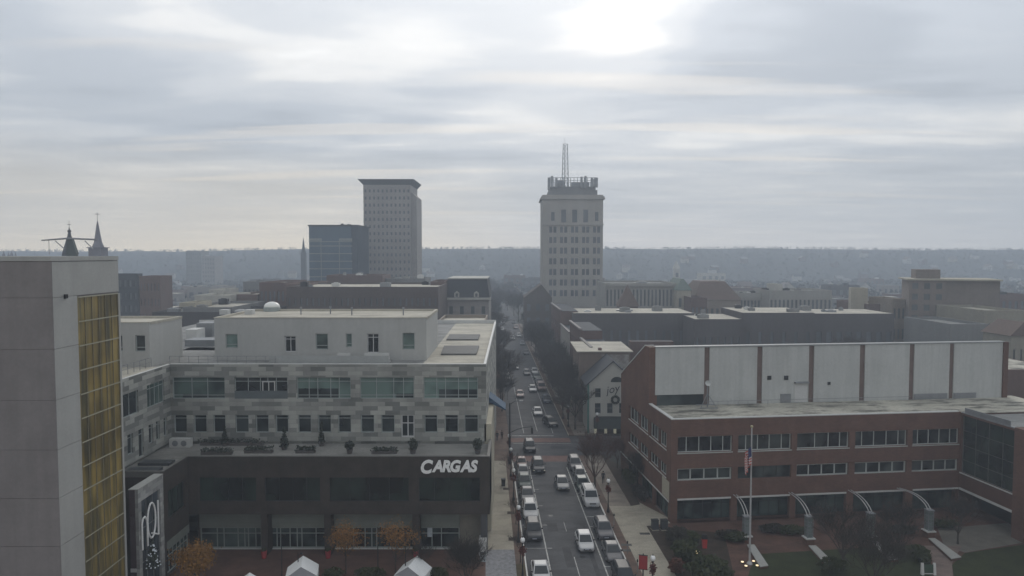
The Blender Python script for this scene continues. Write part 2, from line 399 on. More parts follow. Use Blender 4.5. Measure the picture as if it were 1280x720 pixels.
# hills
random.seed(4)
def crest(x):
    h = 40.2
    for k, (a_, p_) in enumerate(((1.5, .3), (1.1, 1.9), (.7, 4.2), (.35, .7), (.2, 2.2))): h = h + a_ * np.sin(np.asarray(x) * .0028 * (1.9 ** k) + p_)
    return h + np.clip(-np.asarray(x) * .0012, -1.5, 0)
HY0, HY1 = 700.0, 1010.0
def terrain(x, y):
    t = np.clip((np.asarray(y) - HY0) / (HY1 - HY0), 0, 1); return (crest(x) + 4) * (t * t * (3 - 2 * t)) ** .8 - 4 * t
mb = MB(); nx_, ny_ = 170, 10; vs = []; fs = []
for i in range(nx_):
    x = -2125 + i * 25
    for j in range(ny_): 
        y = HY0 + (HY1 - HY0) * j / (ny_ - 1); vs.append((x, y, float(terrain(x, y)) - .02 + (random.uniform(-.35, .35) if j > 5 else 0)))
    vs.append((x, HY1 + 120, float(crest(x)) - 6))
for i in range(nx_ - 1):
    for j in range(ny_): fs.append((i * (ny_ + 1) + j, i * (ny_ + 1) + j + 1, (i + 1) * (ny_ + 1) + j + 1, (i + 1) * (ny_ + 1) + j))
mb.add(vs, fs); structure('hills', mb, mat("hill_woods", (.016, .022, .028), .95, .45, .012, .5))
scene.cycles.volume_bounces = 2
# ------------------------------------------------------------------ near left tower with the gold glass wall
T = Thing('panel_tower', 'tall pale grey panel tower at the left edge with amber gold glass on one side', 'tower', (0, 0, 0))
Y0 = 52.0; X0 = T.fy(66, 400, Y0)[0]; ztop = T.fy(66, 320.5, Y0)[1]
Y1 = T.fx(147, 340, X0)[0]; yg = T.fx(97, 420, X0)[0]
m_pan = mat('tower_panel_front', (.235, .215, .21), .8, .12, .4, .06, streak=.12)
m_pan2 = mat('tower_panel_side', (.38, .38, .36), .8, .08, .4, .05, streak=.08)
w_ = MB(); w_.box(X0 - 40, X0, Y0, Y1, -.1, ztop - .35); T.part('wall', w_, m_pan)
js = [T.fy(66, q, Y0)[1] for q in (372.5, 437, 500.5, 562.5, 623, 683)]
zs_ = [ztop - .4] + js + [js[-1] - 3.8 * k for k in range(1, 5)]
zg = T.fx(97, 371.5, X0)[1]
for a, b in zip(zs_[:-1], zs_[1:]):
    p = MB(); xx = X0 + .05
    while xx > X0 - 40:
        p.box(max(xx - 8.2, X0 - 40), xx - .03 if xx < X0 else X0 + .05, Y0 - .06, Y0, b + .035, a - .0); xx -= 8.23
    T.part('front_panel', p, m_pan)
    p = MB(); p.box(X0, X0 + .06, Y0 + .001, yg if a <= zg + .6 else Y1, b + .035, a); T.part('side_panel', p, m_pan2)
p = MB(); p.box(X0 - 40, X0 + .10, Y0 - .1, Y1, ztop - .35, ztop); T.part('coping', p, m_pan2)
p = MB(); p.box(X0 + .06, X0 + .22, *[T.fx(80, 375, X0)[0] + k for k in (-.12, .18)], js[0] - .12, js[0] + .2); T.part('wall_lamp', p, m_black)
# gold glass
m_gold = mglass('gold_glass', (.035, .028, .016), (.17, .095, .022), .3, .5, .55, .5, .5)
m, n_, b_ = nt('gold_curtain_glass'); v = coords(n_)
c = ramp(n_, noise(n_, v, 1.0, 3, .5, (1, 1.6, .12)), .36, (.10, .09, .045), .64, (.36, .26, .075))
c = mul(n_, c, noise(n_, v, .22, 2, .5), .45, 1.1, .35, .65); n_.links.new(c, b_.inputs['Base Color']); b_.inputs['Roughness'].default_value = .3
m_gold = m
MG = RIGHT(X0 + .05)
zrows = []; z = zg; hrow = (js[0] - js[1]) / 2
while z > 0: zrows.append(z); z -= hrow
ncol = 6
for i in range(ncol):
    a = yg + (Y1 - .25 - yg) * i / ncol; b = yg + (Y1 - .25 - yg) * (i + 1) / ncol
    p = MB(); p.box(a, b - .05, .0, .04, 0, zg, 0, MG); T.part('glass_strip', p, m_gold)
    p = MB(); p.box(b - .05, b, -.06, .04, 0, zg, 0, MG); T.part('mullion', p, mat('gold_mullion', (.20, .17, .11), .5, .1))
p = MB()
for z in zrows: p.box(yg, Y1 - .25, -.09, -.061, z - .05, z + .05, 0, MG)
T.part('transom', p, mat('pale_transom', (.36, .34, .25), .5, .1))
p = MB(); p.box(Y1 - .25, Y1, -.1, .05, 0, zg, 0, MG); T.part('corner_trim', p, m_pan2)

# ------------------------------------------------------------------ office building with the letter sign
T = Thing('office_building', 'four storey office building of mottled grey stone over a dark brown base beside the street', 'building', (0, 0, 0))
m_clad = mbrick('mottled_stone', (.15, .155, .145), (.40, .40, .365), (.22, .22, .21), 1.75, .52, .012, streak=.08)
m_dark = mat('dark_brown_brick', (.060, .048, .040), .85, .3, .6, .15, streak=.2)
m_roof = mat('pale_roof', (.46, .43, .36), .9, .2, .15, .1, stain=.25)
m_roofg = mat('grey_roof', (.25, .25, .24), .9, .25, .15, .1, stain=.35)
m_pent = mat('penthouse_wall', (.42, .42, .40), .85, .06, .3, .05, streak=.10)
m_frame = mat('window_frame', (.30, .33, .32), .5, .05)
YF, YB = 74.5, 81.5
XI = T.fy(213, 480, YB)[0]; XR = T.fy(607.5, 480, YB)[0]; XR2 = T.fy(612, 600, YF)[0]; XI2 = T.fy(235, 600, YF)[0]
ZR = T.fy(400, 455.5, YB)[1]; ZT = T.fy(400, 571, YF)[1]; ZB = T.fy(400, 643, YF)[1]
YE = 134.0
def fyh(x0, y0, x1, y1, Y):      # pixel rectangle -> hole (x0,x1,z0,z1)
    a = T.fy(x0, (y0 + y1) / 2, Y)[0]; b = T.fy(x1, (y0 + y1) / 2, Y)[0]; return (a, b, T.fy(640, y1, Y)[1], T.fy(640, y0, Y)[1])
d = .3
# upper front
r1 = [(215.5, 281), (293, 359.5), (371, 438.5), (450, 517.6), (529.5, 597.5)]
r2 = [(217.5, 233.6), (242.3, 258.4), (266.5, 282), (294, 311), (319.5, 336), (344.5, 360.5), (372.5, 389), (397.5, 414), (422.5, 439), (451, 468), (476.5, 493.5), (530.5, 547), (556, 573), (580.5, 598)]
h1 = [fyh(a, 471.5, b, 498.5, YB) for a, b in r1]; h2 = [fyh(a, 518.5, b, 541, YB) for a, b in r2]; hd = fyh(501.5, 518.5, 518, 546.5, YB)
mb = MB(); M = FY(YB)
facade(mb, M, XI, XR, ZT - .2, ZR, h1 + h2 + [hd], d); T.part('upper_front_wall', mb, m_clad)
nxs = [[.36, .66], [.25, .48, .62, .78], [.22, .38, .62, .78], [.3, .62, .8], [.24, .40, .64, .82]]
for i, h in enumerate(h1):
    if i in (1,):
        window(T, M, h, m_frame, m_glassd, xs=[h[0] + (h[1] - h[0]) * q for q in nxs[i]], zs=(.3, .8), d=d, fw=.09)
        W_ = h[1] - h[0]; window(T, M, (h[0] + W_ * .52, h[0] + W_ * .76, h[2] + .05, h[3] - .5), m_white, m_glassd, nx=2, d=d - .09, fw=.11, name='balcony_door')
        p = MB(); p.box(h[0], h[1], .03, .06, h[2], h[2] + .95, 0, M); T.part('balcony_screen', p, mat('balcony_glass', (.12, .14, .145), .3, .1))
    else:
        window(T, M, h, m_frame, m_glasst, xs=[h[0] + (h[1] - h[0]) * q for q in nxs[i]], zs=(.16, .8), d=d, fw=.09)
        p = MB(); a, b = [(.18, 1.), (0, 0), (.02, .76), (.66, .98), (.28, .98)][i]; W_ = h[1] - h[0]
        p.box(h[0] + W_ * a, h[0] + W_ * b, d - .07, d - .055, h[2] + .05, h[2] + (h[3] - h[2]) * [.2, 0, .46, .22, .42][i], 0, M)
        T.part('lower_pane', p, m_glassd)
for h in h2: window(T, M, h, m_frame, m_glassd, zs=(.8,), d=d, fw=.1)
window(T, M, hd, mat('white_door_frame', (.5, .5, .5), .5, .05), m_glassd, nx=2, zs=(.62,), d=d, fw=.13, name='terrace_door')
# main body behind
b = MB(); b.box(XI - 20, XR, YB + d, YE, 0, ZR - .4); T.part('wall', b, m_clad)
p = MB(); p.box(XI, XR, YB + .0, YB + d, ZR, ZR + .06); p.box(XR - .3, XR, YB + d, YE, ZR - .4, ZR + .06); p.box(XI - 20, XR, YE - .3, YE, ZR - .39, ZR + .3); T.part('roof_edge', p, m_white)
p = MB(); p.box(XI - 20, T.fy(536, 450, 90)[0], YB + d, YE - .3, ZR - .395, ZR - .33); T.part('roof', p, m_roofg)
p = MB(); p.box(T.fy(536, 450, 90)[0] + .01, XR - .3, YB + d, YE - .3, ZR - .395, ZR - .32); T.part('roof', p, m_roof)
# left wing, upper
YW0 = 58.0
def fxh(x0, x1, zt, zb, X):      # pixel columns on a plane x=X -> (y0,y1,z0,z1)
    a = T.fx(x0, 500, X)[0]; b_ = T.fx(x1, 500, X)[0]; return (min(a, b_), max(a, b_), zb, zt)
MW = RIGHT(XI)
zt1, zb1 = h1[0][3], h1[0][2]; zt2, zb2 = h2[0][3], h2[0][2]
hw = [fxh(153, 173, zt1 - .1, zb1, XI), fxh(184, 206, zt1, zb1, XI)]
hw2 = [fxh(a, b_, zt2, zb2 - (.9 if k == 1 else 0), XI) for k, (a, b_) in enumerate([(158, 165), (172, 178.5), (185, 190.5), (194.5, 199), (204, 208.5)])]
mb = MB(); facade(mb, MW, YW0, YB, ZT - .2, ZR, hw + hw2, d); T.part('wing_upper_wall', mb, m_clad)
window(T, MW, hw[0], m_frame, m_glassd, nx=2, zs=(), d=d); window(T, MW, hw[1], m_frame, m_glasst, nx=4, zs=(.8,), d=d)
for h in hw2: window(T, MW, h, m_frame, m_glassd, nx=2 if h[1] - h[0] > 2.2 else 1, zs=(.8,), d=d)
b = MB(); b.box(XI - 20, XI - d, YW0, YB + d, 0, ZR - .4); T.part('wall', b, m_clad)
p = MB(); p.box(XI - d, XI, YW0, YB, ZR, ZR + .06); T.part('roof_edge', p, m_white)
p = MB(); p.box(XI - 20, XI - d, YW0, YB + d, ZR - .395, ZR - .33); T.part('roof', p, mat('pale_roof', (.44, .42, .37)))
# railings on the wing roof
p = MB()
for k in range(9):
    y = 71.5 + k * 1.25; p.tube((XI - 2.2, y, ZR - .3), (XI - 2.2, y, ZR + .8), .035, n=4)
p.tube((XI - 2.2, 71.5, ZR + .8), (XI - 2.2, 81.5, ZR + .8), .04, n=4); p.tube((XI - 2.2, 71.5, ZR + .3), (XI - 2.2, 81.5, ZR + .3), .03, n=4)
T.part('railing', p, m_steel)
# lower dark body : terrace slab + front
bays = [(249, 320), (331, 400), (412, 511), (523.5, 600)]
hb1 = [fyh(a, 597, b_, 627, YF) for a, b_ in bays]
mb = MB(); facade(mb, FY(YF), XI2, XR2, ZB, ZT, hb1, d); T.part('lower_front_wall', mb, m_dark)
for i, h in enumerate(hb1): window(T, FY(YF), h, m_black, mglass('dim_green_glass', (.010, .013, .012), (.028, .045, .036), .15, .5, .3) if not i else MATS['dim_green_glass'], nx=4, d=d, fw=.05)
b = MB(); b.box(XI2, XR2, YF + d, YB, ZB, ZT - .55); T.part('terrace_slab', b, m_dark)
m_terr = mat('terrace_paving', (.24, .235, .215), .9, .2, .3, .12, stain=.25)
p = MB(); p.box(XI2 - 5, XR2 - .3, YF + d, YB, ZT - .545, ZT - .5); T.part('terrace_floor', p, m_terr)
p = MB(); p.box(XI2, XR2 + .02, YF - .03, YF + d, ZT, ZT + .08); p.box(XR2 - .3, XR2 + .02, YF + d, YB, ZT - .5, ZT + .08); T.part('coping', p, mat('dark_coping', (.13, .125, .115), .7))
p = MB(); p.box(XR2 - .3, XR2, YF + d, YB, ZB, ZT - .5); T.part('lower_side_wall', p, m_dark)
# beige wall at the street corner, behind the terrace
p = MB(); p.box(XR - .2, XR2 - .02, YB + .0, YB + 14, 0, T.fy(611, 530, YB)[1]); T.part('corner_wall', p, mat('beige_render', (.40, .37, .29), .85, .1))
# blue awning on the street side
p = MB(); A0 = T.fy(607, 527, 92); p.hexa([(XR, 92, 13.3), (XR + 2.2, 92, 12.2), (XR + 2.2, 96, 12.2), (XR, 96, 13.3)], [(XR, 92, 14.0), (XR + 2.2, 92, 12.35), (XR + 2.2, 96, 12.35), (XR, 96, 14.0)])
T.part('awning', p, mat('blue_canvas', (.045, .085, .14), .8, .1))
# storefront level
YS = 76.4; zs0, zs1 = 0.12, ZB
cols = [(326.5, 334.5), (405.5, 414), (515.5, 524.5), (601, 609)]
p = MB(); 
for a, b_ in cols:
    q = MB(); q.box(T.fy(a, 660, YF + .3)[0], T.fy(b_, 660, YF + .3)[0], YF + .25, YS - .05, .12, ZB - .0); T.part('column', q, m_dark if a < 600 else mat('dark_steel_grey', (.07, .07, .072), .7))
q = MB(); q.box(T.fy(598.5, 675, YF)[0], T.fy(608.5, 675, YF)[0], YF + .2, YF + .9, .12, T.fy(600, 673, YF)[1]); T.part('column_base', q, m_white)
shops = [(251, 327.5, [.27, .38, .61, .72, .78, .90]), (333, 407, [.18, .24, .40, .52, .60, .84]), (412.5, 517, [.28, .42, .50, .56, .80]), (523, 574.5, [.33, .56])]
m_sign = mat('storefront_fascia', (.18, .195, .17), .7, .12, 1.2, .1)
m_shopg = mglass('shop_glass', (.012, .015, .018), (.06, .085, .08), .12, .5, .45)
for a, b_, fr in shops:
    xa, xb = T.fy(a, 670, YS)[0], T.fy(b_, 670, YS)[0]; zf = T.fy(400, 658.5, YS)[1]
    q = MB(); q.box(xa, xb, YS - .25, YS + .1, zf, ZB - .01); q.box(xa, xb, YS - .28, YS - .251, zf + .5, zf + .55); T.part('fascia', q, m_sign)
    window(T, FY(YS - .2), (xa, xb, .22, zf - .01), mat('pale_frame', (.26, .29, .27), .5, .05), m_shopg, xs=[xa + (xb - xa) * k for k in fr], zs=(.70,), d=.3, fw=.11, name='storefront_window')
    q = MB(); q.box(xa, xb, YS - .22, YS + .1, .125, .215); T.part('sill', q, m_white)
q = MB(); q.box(T.fy(575, 660, YS)[0], T.fy(601, 660, YS)[0], YS - .2, YS + .2, .12, ZB - .01)
T.part('corner_panel', q, mat('beige_panel', (.20, .185, .15), .85, .15, .8, .1, streak=.2))
q = MB(); q.box(XI2 + .05, XR2 - 1.2, YS + .1, YS + 6, .12, ZB - .01); T.part('ground_floor_wall', q, m_dark)
q = MB(); a = T.fy(534, 676, YS - .3)[0]; q.box(a, a + .55, YS - .12, YS - .10, 1.5, 2.6); T.part('window_notice', q, mat('notice_paper', (.5, .55, .58), .6, .25, 3, .2))
# left wing, lower
YC = T.fx(204, 600, XI2)[0]
z1a, z1b = hb1[0][3], hb1[0][2]
hl = [(YC + .9, YF - .8, z1b - .25, z1a)]
ML = RIGHT(XI2); zfa = ZB - .3
hs = (YC + .4, YF - .05, .3, 2.75)
mb = MB(); facade(mb, ML, YC, YF, .12, ZT, hl + [hs], d); T.part('wing_lower_wall', mb, m_dark)
window(T, ML, hl[0], m_black, MATS['dim_green_glass'], nx=3, d=d, fw=.05)
window(T, ML, hs, MATS['pale_frame'], m_shopg, nx=6, zs=(.7,), d=d, fw=.09, name='storefront_window')
q = MB(); q.box(YC + .4, YF - .05, -.04, -.005, 2.78, 3.7, 0, ML); T.part('fascia', q, m_sign)
q = MB(); q.box(XI2 - 9, XI2 - d, YC, YF + d, .12, ZT - .55); T.part('wall', q, m_dark)
q = MB(); q.box(XI2 - 9, XI2 - .3, YC - .0, YB, ZT - .545, ZT - .49); T.part('terrace_floor', q, m_terr)
q = MB(); q.box(XI2 - .3, XI2 + .02, YC, YF - .03, ZT, ZT + .08); q.box(XI2 - 9, XI2 - .3, YC - .02, YC + .25, ZT - .54, ZT + .08); T.part('coping', q, MATS['dark_coping'])
for k in range(2):
    q = MB(); q.box(XI2 - 4.5, XI2 - 1.2, YC + 1 + k * 2.6, YC + 2.4 + k * 2.6, ZT - .49, ZT - .2); T.part('skylight', q, mat('skylight_dark', (.05, .055, .06), .3))
# penthouses
def pent(xa, xb, ya, yb, za, zb):
    q = MB(); q.box(xa, xb, ya + .3, yb, za, zb - .25); T.part('penthouse_wall', q, m_pent)
    q = MB(); q.box(xa - .05, xb + .05, ya - .05, ya + .3, zb, zb + .08); q.box(xa - .05, xa + .3, ya + .3, yb + .05, zb - .249, zb + .08); q.box(xb - .3, xb + .05, ya + .3, yb + .05, zb - .249, zb + .08); q.box(xa + .3, xb - .3, yb - .3, yb + .05, zb - .249, zb + .08)
    T.part('parapet', q, m_roof)
    q = MB(); q.box(xa + .3, xb - .3, ya + .3, yb - .3, zb - .245, zb - .19); T.part('roof', q, m_roof)
YP = 86.8; xa, xb = T.fy(268, 420, YP)[0], T.fy(533, 420, YP)[0]; zp = T.fy(400, 397.5, YP)[1]; ZRf = ZR - .33
pent(xa, xb, YP, 100, ZRf, zp)
ph = [(282, 417.6, 297, 435, 1), (356, 420, 370, 440, 2), (394.6, 417, 410, 437, 1), (432.5, 417, 440, 434, 1), (459, 417, 473.7, 441, 2), (503, 416, 518.4, 437, 1)]
hp = [fyh(a, b_, c_, d_, YP) for a, b_, c_, d_, k in ph]
mb = MB(); facade(mb, FY(YP), xa, xb, ZRf, zp, hp, .3); T.part('penthouse_front_wall', mb, m_pent)
for h, k in zip(hp, ph): window(T, FY(YP), h, MATS['white_door_frame'] if k[4] == 2 else m_frame, m_glassd if k[4] == 2 else m_glasst, nx=k[4], zs=(.25,) if k[4] == 1 else (.8,), d=.3, fw=.1)
T1 = T
YP2 = 81.6; XC = T.fy(187, 430, YP2)[0]; YQ = T.fx(228, 430, XC)[0]; zp2 = T.fy(187, 403.5, YP2)[1]
pent(XC - 16, XC, YP2, YQ, ZRf, zp2)
hp = [fyh(169, 419, 181.5, 439.5, YP2), fyh(146, 419, 153, 439.5, YP2)]
mb = MB(); facade(mb, FY(YP2), XC - 16, XC, ZRf, zp2, hp, .3); T.part('penthouse_front_wall', mb, m_pent)
for h in hp: window(T, FY(YP2), h, m_frame, m_glassd, nx=1, zs=(.25,), d=.3, fw=.1)
# dome skylight, vents, hatch strips
q = MB(); cx, cy = T.fz(340, 390, zp - .2); cy = max(cy, 90.5); cx = T.fy(340, 390, cy + 1.5)[0]
q.lathe([(1.15, 0), (1.15, .55), (1.1, .62)], 20, (cx, cy + 1.5, zp - .2)); T.part('skylight_curb', q, m_frame)
q = MB(); q.lathe([(1.1 * math.cos(a), .62 + .75 * math.sin(a)) for a in [R(9 * k) for k in range(10)]], 20, (cx, cy + 1.5, zp - .2)); T.part('skylight_dome', q, mat('dome_white', (.72, .72, .68), .4, .04), smooth=True)
for px in (283, 314, 379, 413, 444, 507):
    q = MB(); x_ = T.fy(px, 390, 95)[0]; big_ = px < 320
    if big_: q.box(x_ - .55, x_ + .55, 94, 95, zp - .2, zp + .45)
    else: q.tube((x_, 93 + px % 3, zp - .2), (x_, 93 + px % 3, zp + .75), .09); q.tube((x_, 93 + px % 3, zp + .6), (x_, 93 + px % 3, zp + .85), .18)
    T.part('roof_vent', q, m_white if big_ else m_steel)
for (a, b_, c_, d_) in ((558, 417, 600, 423), (551, 431, 599, 441)):
    q = MB(); xa_, ya_ = T.fz(a, d_, ZR); xb_, yb_ = T.fz(b_ if False else c_, b_, ZR); q.prism([(xa_, ya_), (xb_, ya_), (xb_, yb_), (T.fz(a + 4, b_, ZR)[0], yb_)], ZR - .319, ZR - .1); T.part('roof_recess', q, mat('roof_recess_grey', (.13, .13, .125), .8))
# railings and screens on the roof terrace
q = MB()
x0_, x1_ = T.fy(340, 445, 85)[0], T.fy(488, 445, 85)[0]
q.box(x0_, x1_, 83.9, 83.94, ZRf, ZRf + 1.0); T.part('terrace_screen', q, mat('frosted_screen', (.36, .37, .36), .5, .12, .8, .1))
q = MB()
for px in range(212, 345, 12):
    x_ = T.fy(px, 447, 83.6)[0]; q.tube((x_, 83.6, ZRf), (x_, 83.6, ZRf + 1.0), .03, n=4)
q.tube((T.fy(212, 447, 83.6)[0], 83.6, ZRf + 1), (x0_, 83.6, ZRf + 1), .035, n=4); T.part('railing', q, m_steel)
# plant on the low roof between the penthouses
for (a, ya, c_, yb, dep, zt, mm) in ((231, 425, 268, 433, 100, 24.0, m_steel), (226, 440, 268, 446, 96, 22.2, m_white), (246, 404, 266, 418, 112, 23, m_steel), (232, 412, 246, 420, 108, 22.8, m_white)):
    xl = T.fy(a, 430, dep)[0]; xr = T.fy(c_, 430, dep)[0]; q = MB(); zt = T.fy(250, ya, dep)[1]; q.box(xl, xr, dep, dep + 3, ZRf, zt); T.part('roof_plant', q, mm)
OFFICE = T

# people's garden things on the terraces are things of their own
m_ever = mat('evergreen_leaf', (.048, .058, .044), .9, .45, 2, .3, rnd=.2)
def leafball(rx, ry, rz, n, s, seed, z0=0., M=None, cone=False, box=False):
    rr = random.Random(seed); mb = MB()
    for _ in range(n):
        while True:
            p = Vector((rr.uniform(-1, 1), rr.uniform(-1, 1), rr.uniform(-1, 1)))
            if box or .25 < p.length < 1: break
        if cone:
            t = rr.random() ** 1.5; a = rr.uniform(0, 6.28); q = rr.uniform(.5, 1.0) * (1 - t); p = Vector((q * math.cos(a), q * math.sin(a), t * 2 - 1))
        k = 1 + .18 * math.sin(p.x * 5 + seed) * math.sin(p.y * 4 + p.z * 6)
        c = Vector((p.x * rx * k, p.y * ry * k, z0 + rz + p.z * rz * k))
        u = Vector((rr.gauss(0, 1), rr.gauss(0, 1), rr.gauss(0, 1))).normalized(); v_ = u.orthogonal().normalized(); ss = s * rr.uniform(.6, 1.3)
        mb.add([c - u * ss - v_ * ss * .6, c + u * ss - v_ * ss * .6, c + u * ss * .8 + v_ * ss * .7, c - u * ss * .8 + v_ * ss * .7], [(0, 1, 2, 3)])
    return mb
def pot(T, r, h): q = MB().lathe([(r * .7, 0), (r, h), (r * .9, h)], 10); T.part('pot', q, mat('pot_grey', (.10, .09, .085), .8))
for i, (px, py, w, h, lab, cone) in enumerate([(281, 556, 1.0, 2.2, 'small dark potted conifer on the terrace above the first shop bay', 1), (355.5, 562, 1.3, 2.6, 'dark potted conifer at the terrace edge over the second shop bay', 1), (402, 557, .95, 2.9, 'slim tall potted conifer on the terrace left of the middle', 1),
        (437, 567, 1.2, 1.2, 'round clipped shrub in a pot at the terrace edge left of the letter sign', 0), (516, 567, 1.3, 1.5, 'squat dark potted shrub at the terrace edge above the letter sign', 0), (597, 567, 1.3, 1.5, 'dark potted shrub at the street end of the terrace', 0)]):
    g0 = G(px, py, ZT - .5); g0.y = min(g0.y, YB - .9); g0.x = D(px, py, g0.y).x
    P_ = Thing('potted_shrub', lab, 'potted plant', (g0.x, g0.y, ZT - .49), group='potted shrubs on the terrace'); pot(P_, .38, .5)
    P_.part('foliage', leafball(w / 2.5, w / 2.5, h / 2.4, 200, .13, i + 20, .45, cone=bool(cone)), m_ever)
for (xa_, xb_, py, lab) in ((252, 290, 568, 'low row of dark shrubs in a long planter near the wing of the terrace'), (306, 341, 566, 'low dark hedge planter on the terrace above the second window band'), (251, 329, 551, 'dark low planting against the upper wall of the terrace'), (370, 394, 566, 'low dark hedge planter between two potted conifers'), (465, 496, 567, 'low dark hedge planter left of the white sign letters')):
    a = G(xa_, py, ZT - .5); Yq = min(a.y, YB - .6); xl, xr = D(xa_, py, Yq).x, D(xb_, py, Yq).x
    P_ = Thing('hedge_planter', lab, 'planter', ((xl + xr) / 2, Yq, ZT - .49), group='planters on the terrace')
    L_ = (xr - xl) / 2; P_.part('trough', MB().box(-L_, L_, -.25, .25, 0, .3), MATS['pot_grey']); P_.part('foliage', leafball(L_, .28, .24, 230, .10, int(px + xa_), .25, box=True), m_ever)
# white covered loungers on the roof terrace
for k, (a, b_, lab) in enumerate(((418, 437, 'white covered sofa on the roof terrace behind the parapet'), (452, 486, 'longer white covered seating near the right end of the roof terrace'))):
    xl, xr = D(a, 442, 84.6).x, D(b_, 442, 84.6).x; L_ = xr - xl
    S_ = Thing('covered_sofa', lab, 'outdoor sofa', (xl, 84.6, ZRf + .01))
    S_.part('seat', MB().box(0, L_, 0, .9, 0, .55), mat('white_cover', (.5, .5, .48), .8, .1)); S_.part('backrest', MB().hexa([(0, .9, 0), (L_, .9, 0), (L_, 1.2, 0), (0, 1.2, 0)], [(.15, .9, 1.1), (L_ - .15, .9, 1.1), (L_ - .2, 1.15, 1.1), (.2, 1.15, 1.1)]), MATS['white_cover'])
# AC unit on the wing terrace
p0 = D(224, 548, 79.8)
A_ = Thing('air_conditioner', 'pale air conditioning unit on the terrace in the inner corner', 'air conditioner', (p0.x, 79.8, ZT - .49))
A_.part('housing', MB().box(-1.2, 1.2, 0, .8, 0, 1.0), m_white); A_.part('fan_grille', MB().tube((-.5, -.03, .5), (-.5, .0, .5), .34, n=16).tube((.5, -.03, .5), (.5, .0, .5), .34, n=16), m_steel)

# ------------------------------------------------------------------ letters
def textobj(name, txt, size, ext, m, off=0., shear=0., parent=None, sx=1.):
    cu = bpy.data.curves.new(name, 'FONT'); cu.body = txt; cu.size = size; cu.extrude = ext; cu.offset = off; cu.shear = shear; cu.resolution_u = 4
    o = bpy.data.objects.new(name + '_tmp', cu); COL.objects.link(o); bpy.context.view_layer.update()
    dg = bpy.context.evaluated_depsgraph_get(); me = bpy.data.meshes.new_from_object(o.evaluated_get(dg)); bpy.data.objects.remove(o)
    me.materials.clear(); me.materials.append(m); me.transform(Matrix.Diagonal((sx, 1, 1, 1))); me.transform(Matrix.Rotation(R(90), 4, 'X')); me.name = name
    return me
m_let = mat('white_sign_letter', (.82, .82, .80), .5, .03)
xl, zl = D(526, 590, YF - .2).x, D(540, 589.5, YF - .2).z; xr = D(596.5, 590, YF - .2).x
S_ = Thing('letter_sign', 'white block letters reading CARGAS on the dark wall above the shops', 'sign', (xl, YF - .14, zl))
hs_ = D(540, 575, YF).z - D(540, 588.5, YF).z
adv = 0; tot = xr - xl; pieces = []
for i, ch in enumerate('CARGAS'):
    size = hs_ / .70 * (1.16 if i == 0 else 1.)
    me = textobj('letter', ch, size, .06, m_let, off=.075, shear=.20, sx=1.18)
    xs = [v.co.x for v in me.vertices]; w_ = max(xs) - min(xs); me.transform(Matrix.Translation((-min(xs), 0, 0))); pieces.append((me, w_))
sw_ = sum(p[1] for p in pieces); k = tot / (sw_ * .90)
for i, (me, w_) in enumerate(pieces):
    me.transform(Matrix.Diagonal((k, 1, 1, 1))); 
    if i == 0: me.transform(Matrix.Translation((0, 0, -.16)))
    me.transform(Matrix.Translation((adv, 0, 0))); adv += w_ * k * .90
    S_.part('letter', me, None)

# ------------------------------------------------------------------ entrance frame with tall letters
XS = XI2 + .0; Yn = T.fx(173, 640, XS)[0]; Yf = YC - .02; zt = T.fx(201, 594.5, XS)[1]
E = Thing('entrance_frame', 'stone clad frame wall with tall white outline letters at the foot of the gold tower', 'sign wall', (XS, Yn, .12))
L_ = Yf - Yn; H_ = zt - .12
ME = RIGHT(0)
m_stone2 = mbrick('frame_stone', (.24, .24, .23), (.44, .44, .42), (.26, .26, .25), .9, .45, .012)
mb = MB(); facade(mb, ME, 0, L_, 0, H_, [(.55, L_ - .65, 0.0, H_ - 1.25)], .3); E.part('stone_frame', mb, m_stone2)
E.part('core_wall', MB().box(-.85, -.3, 0, L_, 0, H_), mat('purple_brown_brick', (.085, .06, .065), .85, .2))
E.part('coping', MB().box(-.9, .03, -.03, L_, H_, H_ + .07), m_pan2)
window(E, ME, (.55, L_ - .65, 0.02, H_ - 1.25), m_steel, mglass('frame_glass', (.02, .025, .03), (.07, .085, .10), .12, .5, .4), nx=3, zs=(.35, .7), d=.3, fw=.06, name='glazing')
q = MB(); r_ = .085
def outl(pts): q.path([(.12, a, z) for a, z in pts], r_, 6)
lh = 4.1
zz_ = lambda f: 4.75 + f * (lh)
outl([(.35, zz_(.02)), (.35, zz_(.62)), (.55, zz_(.74)), (.9, zz_(.76)), (1.2, zz_(.66)), (1.3, zz_(.5)), (1.3, zz_(.02))])
outl([(1.75 + .75 * math.cos(a) + .35, zz_(.56) + .42 * lh * math.sin(a)) for a in [R(20 * k) for k in range(19)]])
outl([(2.1, zz_(.25)), (3.35, zz_(.10))]); outl([(3.35, zz_(.10)), (3.35, zz_(.93))])
E.part('outline_letters', q, m_let)
q = MB()
for k in range(4): q.box(-.86, -.30, -.05 - .0, -.005, .6 + k * .0 + k * .75, .95 + k * .75)
E.part('white_slats', q, m_white)
